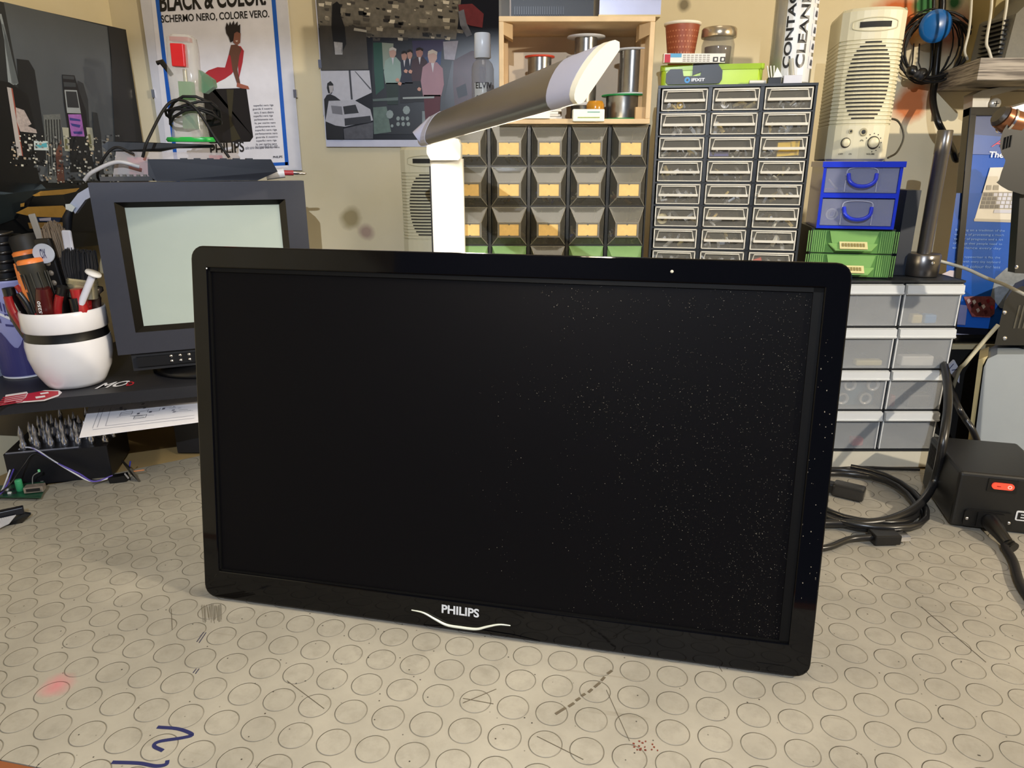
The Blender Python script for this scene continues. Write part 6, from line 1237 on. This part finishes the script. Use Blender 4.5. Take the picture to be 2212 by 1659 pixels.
# ------------------------------------------------------------------ cable coil on the mat right of the monitor
def cab(name, lab, pts, r, m=None, n=8, res=8):
    mb = MB(); mb.tube(bez(pts, res), r, m or M('1a1a1b', .3), n); return tag(mb.build(name, loc=pts[0]), lab, 'cable')
cab('monitor_cable', 'thick black cable descending from the frosted tower and curving left behind the monitor', [V((.640,1.0,.200)), V((.612,.975,.165)), at(2042,800,y=.90), at(2048,870,y=.84), at(2036,960,y=.80), at(2018,1040,z=.028), at(1985,1090,z=.016), at(1930,1120,z=.012), at(1870,1130,z=.010), at(1790,1130,z=.008), at(1700,1135,z=.007)], .0052)
hd = thing('video_cable', 'black video cable coiled on the mat with a silver-tipped plug beside the monitor', 'cable', at(1850,1100,z=0))
mb = MB(); pts = []
cen = at(1842, 1085, z=0)
for i in range(76):
    a = i/24*2*math.pi+.3; r = .058+.007*math.sin(a*.37+1); pts.append(cen+V((r*1.22*math.cos(a)+.006*math.sin(i*.05), r*1.42*math.sin(a), .0042+.0095*(i/76)+.002*math.sin(a*3))))
mb.tube(pts, .0036, M('1a1a1b', .28), 8); mb.build('coil', hd)
e0 = at(1835,1165,z=.006); e1 = at(1882,1160,z=.008); e2 = at(1938,1159,z=.008); e3 = at(1960,1158,z=.008)
mb = MB(); mb.tube(bez([at(1740,1186,z=.005), at(1790,1182,z=.005), e0, e1]), .0036, M('1a1a1b', .28), 8); mb.build('lead', hd)
mb = MB(); d_ = (e2-e1); dn_ = V((-d_.y, d_.x, 0)).normalized(); mb.obox((e1+e2)/2, d_/2, dn_*.0095, V((0,0,.0058)), BLACK); mb.build('plug_body', hd, bevel=.0015)
mb = MB(); mb.obox((e2+e3)/2, (e3-e2)/2, dn_*.0070, V((0,0,.0026)), CHROME); mb.build('plug_tip', hd)
pp = thing('power_plug', 'dark see-through appliance plug lying inside the cable coil beside the monitor', 'plug', at(1835,1065,z=0))
a_, b_ = at(1800,1052,z=.010), at(1868,1068,z=.010); d_ = b_-a_; dn_ = V((-d_.y, d_.x, 0)).normalized()
mb = MB(); mb.obox((a_+b_)/2, d_*.5, dn_*.010, V((0,0,.0085)), M('2c2a28', .15, alpha=.9)); mb.build('plug_body', pp, bevel=.003)
mb = MB(); mb.obox(a_-d_*.15, d_*.2, dn_*.007, V((0,0,.006)), BLACK); mb.build('plug_neck', pp, bevel=.002)
cab('black_cable', 'thin black cable lying along the foot of the white board behind the coil', [at(1780,1014,z=.003), at(1860,1010,z=.003), at(1920,1012,z=.003), at(1986,1014,z=.003)], .0024)
cab('pale_cable', 'cream cable with a loose end rising behind the grey case at the right', [V((.652,.985,.085)), at(2072,800,y=.93), at(2085,785,y=.905), at(2110,755,y=.90), at(2140,720,y=.895), at(2156,702,y=.89)], .0026, M('c3bca0', .5))
cab('side_cable', 'black cable curving down between the black carton and the grey case', [V((.640,.985,.115)), at(2068,875,y=.89), at(2085,905,y=.885), at(2105,938,y=.875), V((.652,.872,.006))], .0042)
mb = MB(); y_ = .985; P_ = [at(2045,795,y=y_), at(2062,778,y=y_), at(2074,800,y=y_), at(2072,828,y=y_), at(2058,812,y=y_)]
mb.ext(P_, (0,.004,0), M('b9bccb', .5)); 
for k in range(2): pline(mb, Plane((0,y_-.0004,0),(0,-1,0)), (2048+k*8,800), (2060+k*8,786+k*12), .0012, INK, 0)
tag(mb.build('checked_tag', loc=at(2060,800,y=y_)), 'small white and blue checked paper tag in the gap right of the frosted tower', 'tag')

# ------------------------------------------------------------------ black equipment at the right edge
BK = M('171714', .5, var=.06); ye = .80
eq = thing('hot_air_station', 'black ventilated equipment box with screws at the right edge above the grey case', 'equipment', (.62, .93, .168))
ze = .1675; yq_ = .935; xl = at(2158, 700, y=yq_).x
mb = MB(); xa = xl; mb.ext([(xa,yq_,ze+.006), (xa+.12,yq_,ze+.006), (xa+.12,yq_,ze+.088), (xa+.020,yq_,ze+.088), (xa+.008,yq_,ze+.082), (xa+.001,yq_,ze+.068)], (.045,.06,0), BK); mb.build('box', eq, bevel=.002)
mb = MB(); mb.box(xa+.045, xa+.12, yq_+.005, yq_+.05, ze, ze+.0065, BK); mb.build('base', eq)
for k in range(8): mb = MB(); mb.ext([(xa+.020+k*.0062,yq_-.0006,ze+.030), (xa+.0225+k*.0062,yq_-.0006,ze+.030), (xa+.0235+k*.0062,yq_-.0006,ze+.062), (xa+.021+k*.0062,yq_-.0006,ze+.062)], (0,.001,0), M('4a4840', .4)); mb.build('vent_slot', eq)
for dx, dz in ((.004,.052), (.012,.016)): mb = MB(); mb.lathe([(.0032,0), (.0024,.0016), (0,.0018)], (xa+dx,yq_-.0002,ze+dz), CHROME, 12, axis=(0,-1,0)); mb.build('screw', eq)
ar = thing('clamp_arm', 'black swivel arm with metal clamp and copper end at the upper right edge', 'arm', at(2190, 400, y=ye))
mb = MB(); mb.ext([at(2206,375,y=ye), at(2192,590,y=ye), at(2240,592,y=ye), at(2240,370,y=ye)], (0,.012,0), BK); mb.build('plate', ar, bevel=.001)
mb = MB(); P_ = [at(u,v,y=ye-.01) for u, v in ((2188,258),(2176,268),(2167,282),(2161,300),(2160,318),(2164,334),(2172,346),(2170,354),(2163,372),(2158,390),(2152,394),(2164,403),(2178,411),(2195,416),(2208,420),(2240,420),(2240,258))]; mb.ext(P_, (.036,.048,0), BK); mb.build('swivel_head', ar, bevel=.004)
for k in range(3): mb = MB(); mb.tube([at(2174+k*6,296-k*2,y=ye-.0112), at(2170+k*6,322-k*2,y=ye-.0112)], .0008, M('050505', .4), 5); mb.build('groove', ar)
mb = MB(); mb.tube([at(2200,266,y=ye), at(2182,262,y=ye), at(2164,252,y=ye)], [.013,.0135,.012], M('8a5a3c', .3, .6), 20); mb.tube([at(2162,251,y=ye), at(2156,247,y=ye)], [.0115,.009], M('2a2420', .4), 18); mb.build('copper_end', ar)
mb = MB(); c_ = at(2176,260,y=ye); ax_ = (at(2164,252,y=ye)-at(2200,266,y=ye)).normalized(); mb.lathe([(.0142,-.0012), (.0142,.0012)], c_, CHROME, 24, axis=ax_, cap=False); mb.build('clamp_ring', ar)
mb = MB(); mb.obox(at(2198,238,y=ye), V((.010,0,.003)), V((0,.008,0)), V((-.002,0,.005)), M('8f8f92', .3, .8)); mb.tube([at(2188,240,y=ye-.004), at(2212,246,y=ye-.004)], .0025, CHROME, 8); mb.build('clamp_screw', ar)
mb = MB(); mb.lathe([(.0022,0), (0,.001)], at(2196,577,y=ye-.0005), CHROME, 10, axis=(0,-1,0)); mb.build('screw', ar)
mb = MB(); p = at(2225, 592, y=ye); mb.box(.672, .690, ye, ye+.014, .0002, .46, BK); mb.box(.600, .676, ye+.012, ye+.020, .33, .345, BK); mb.build('column', ar)
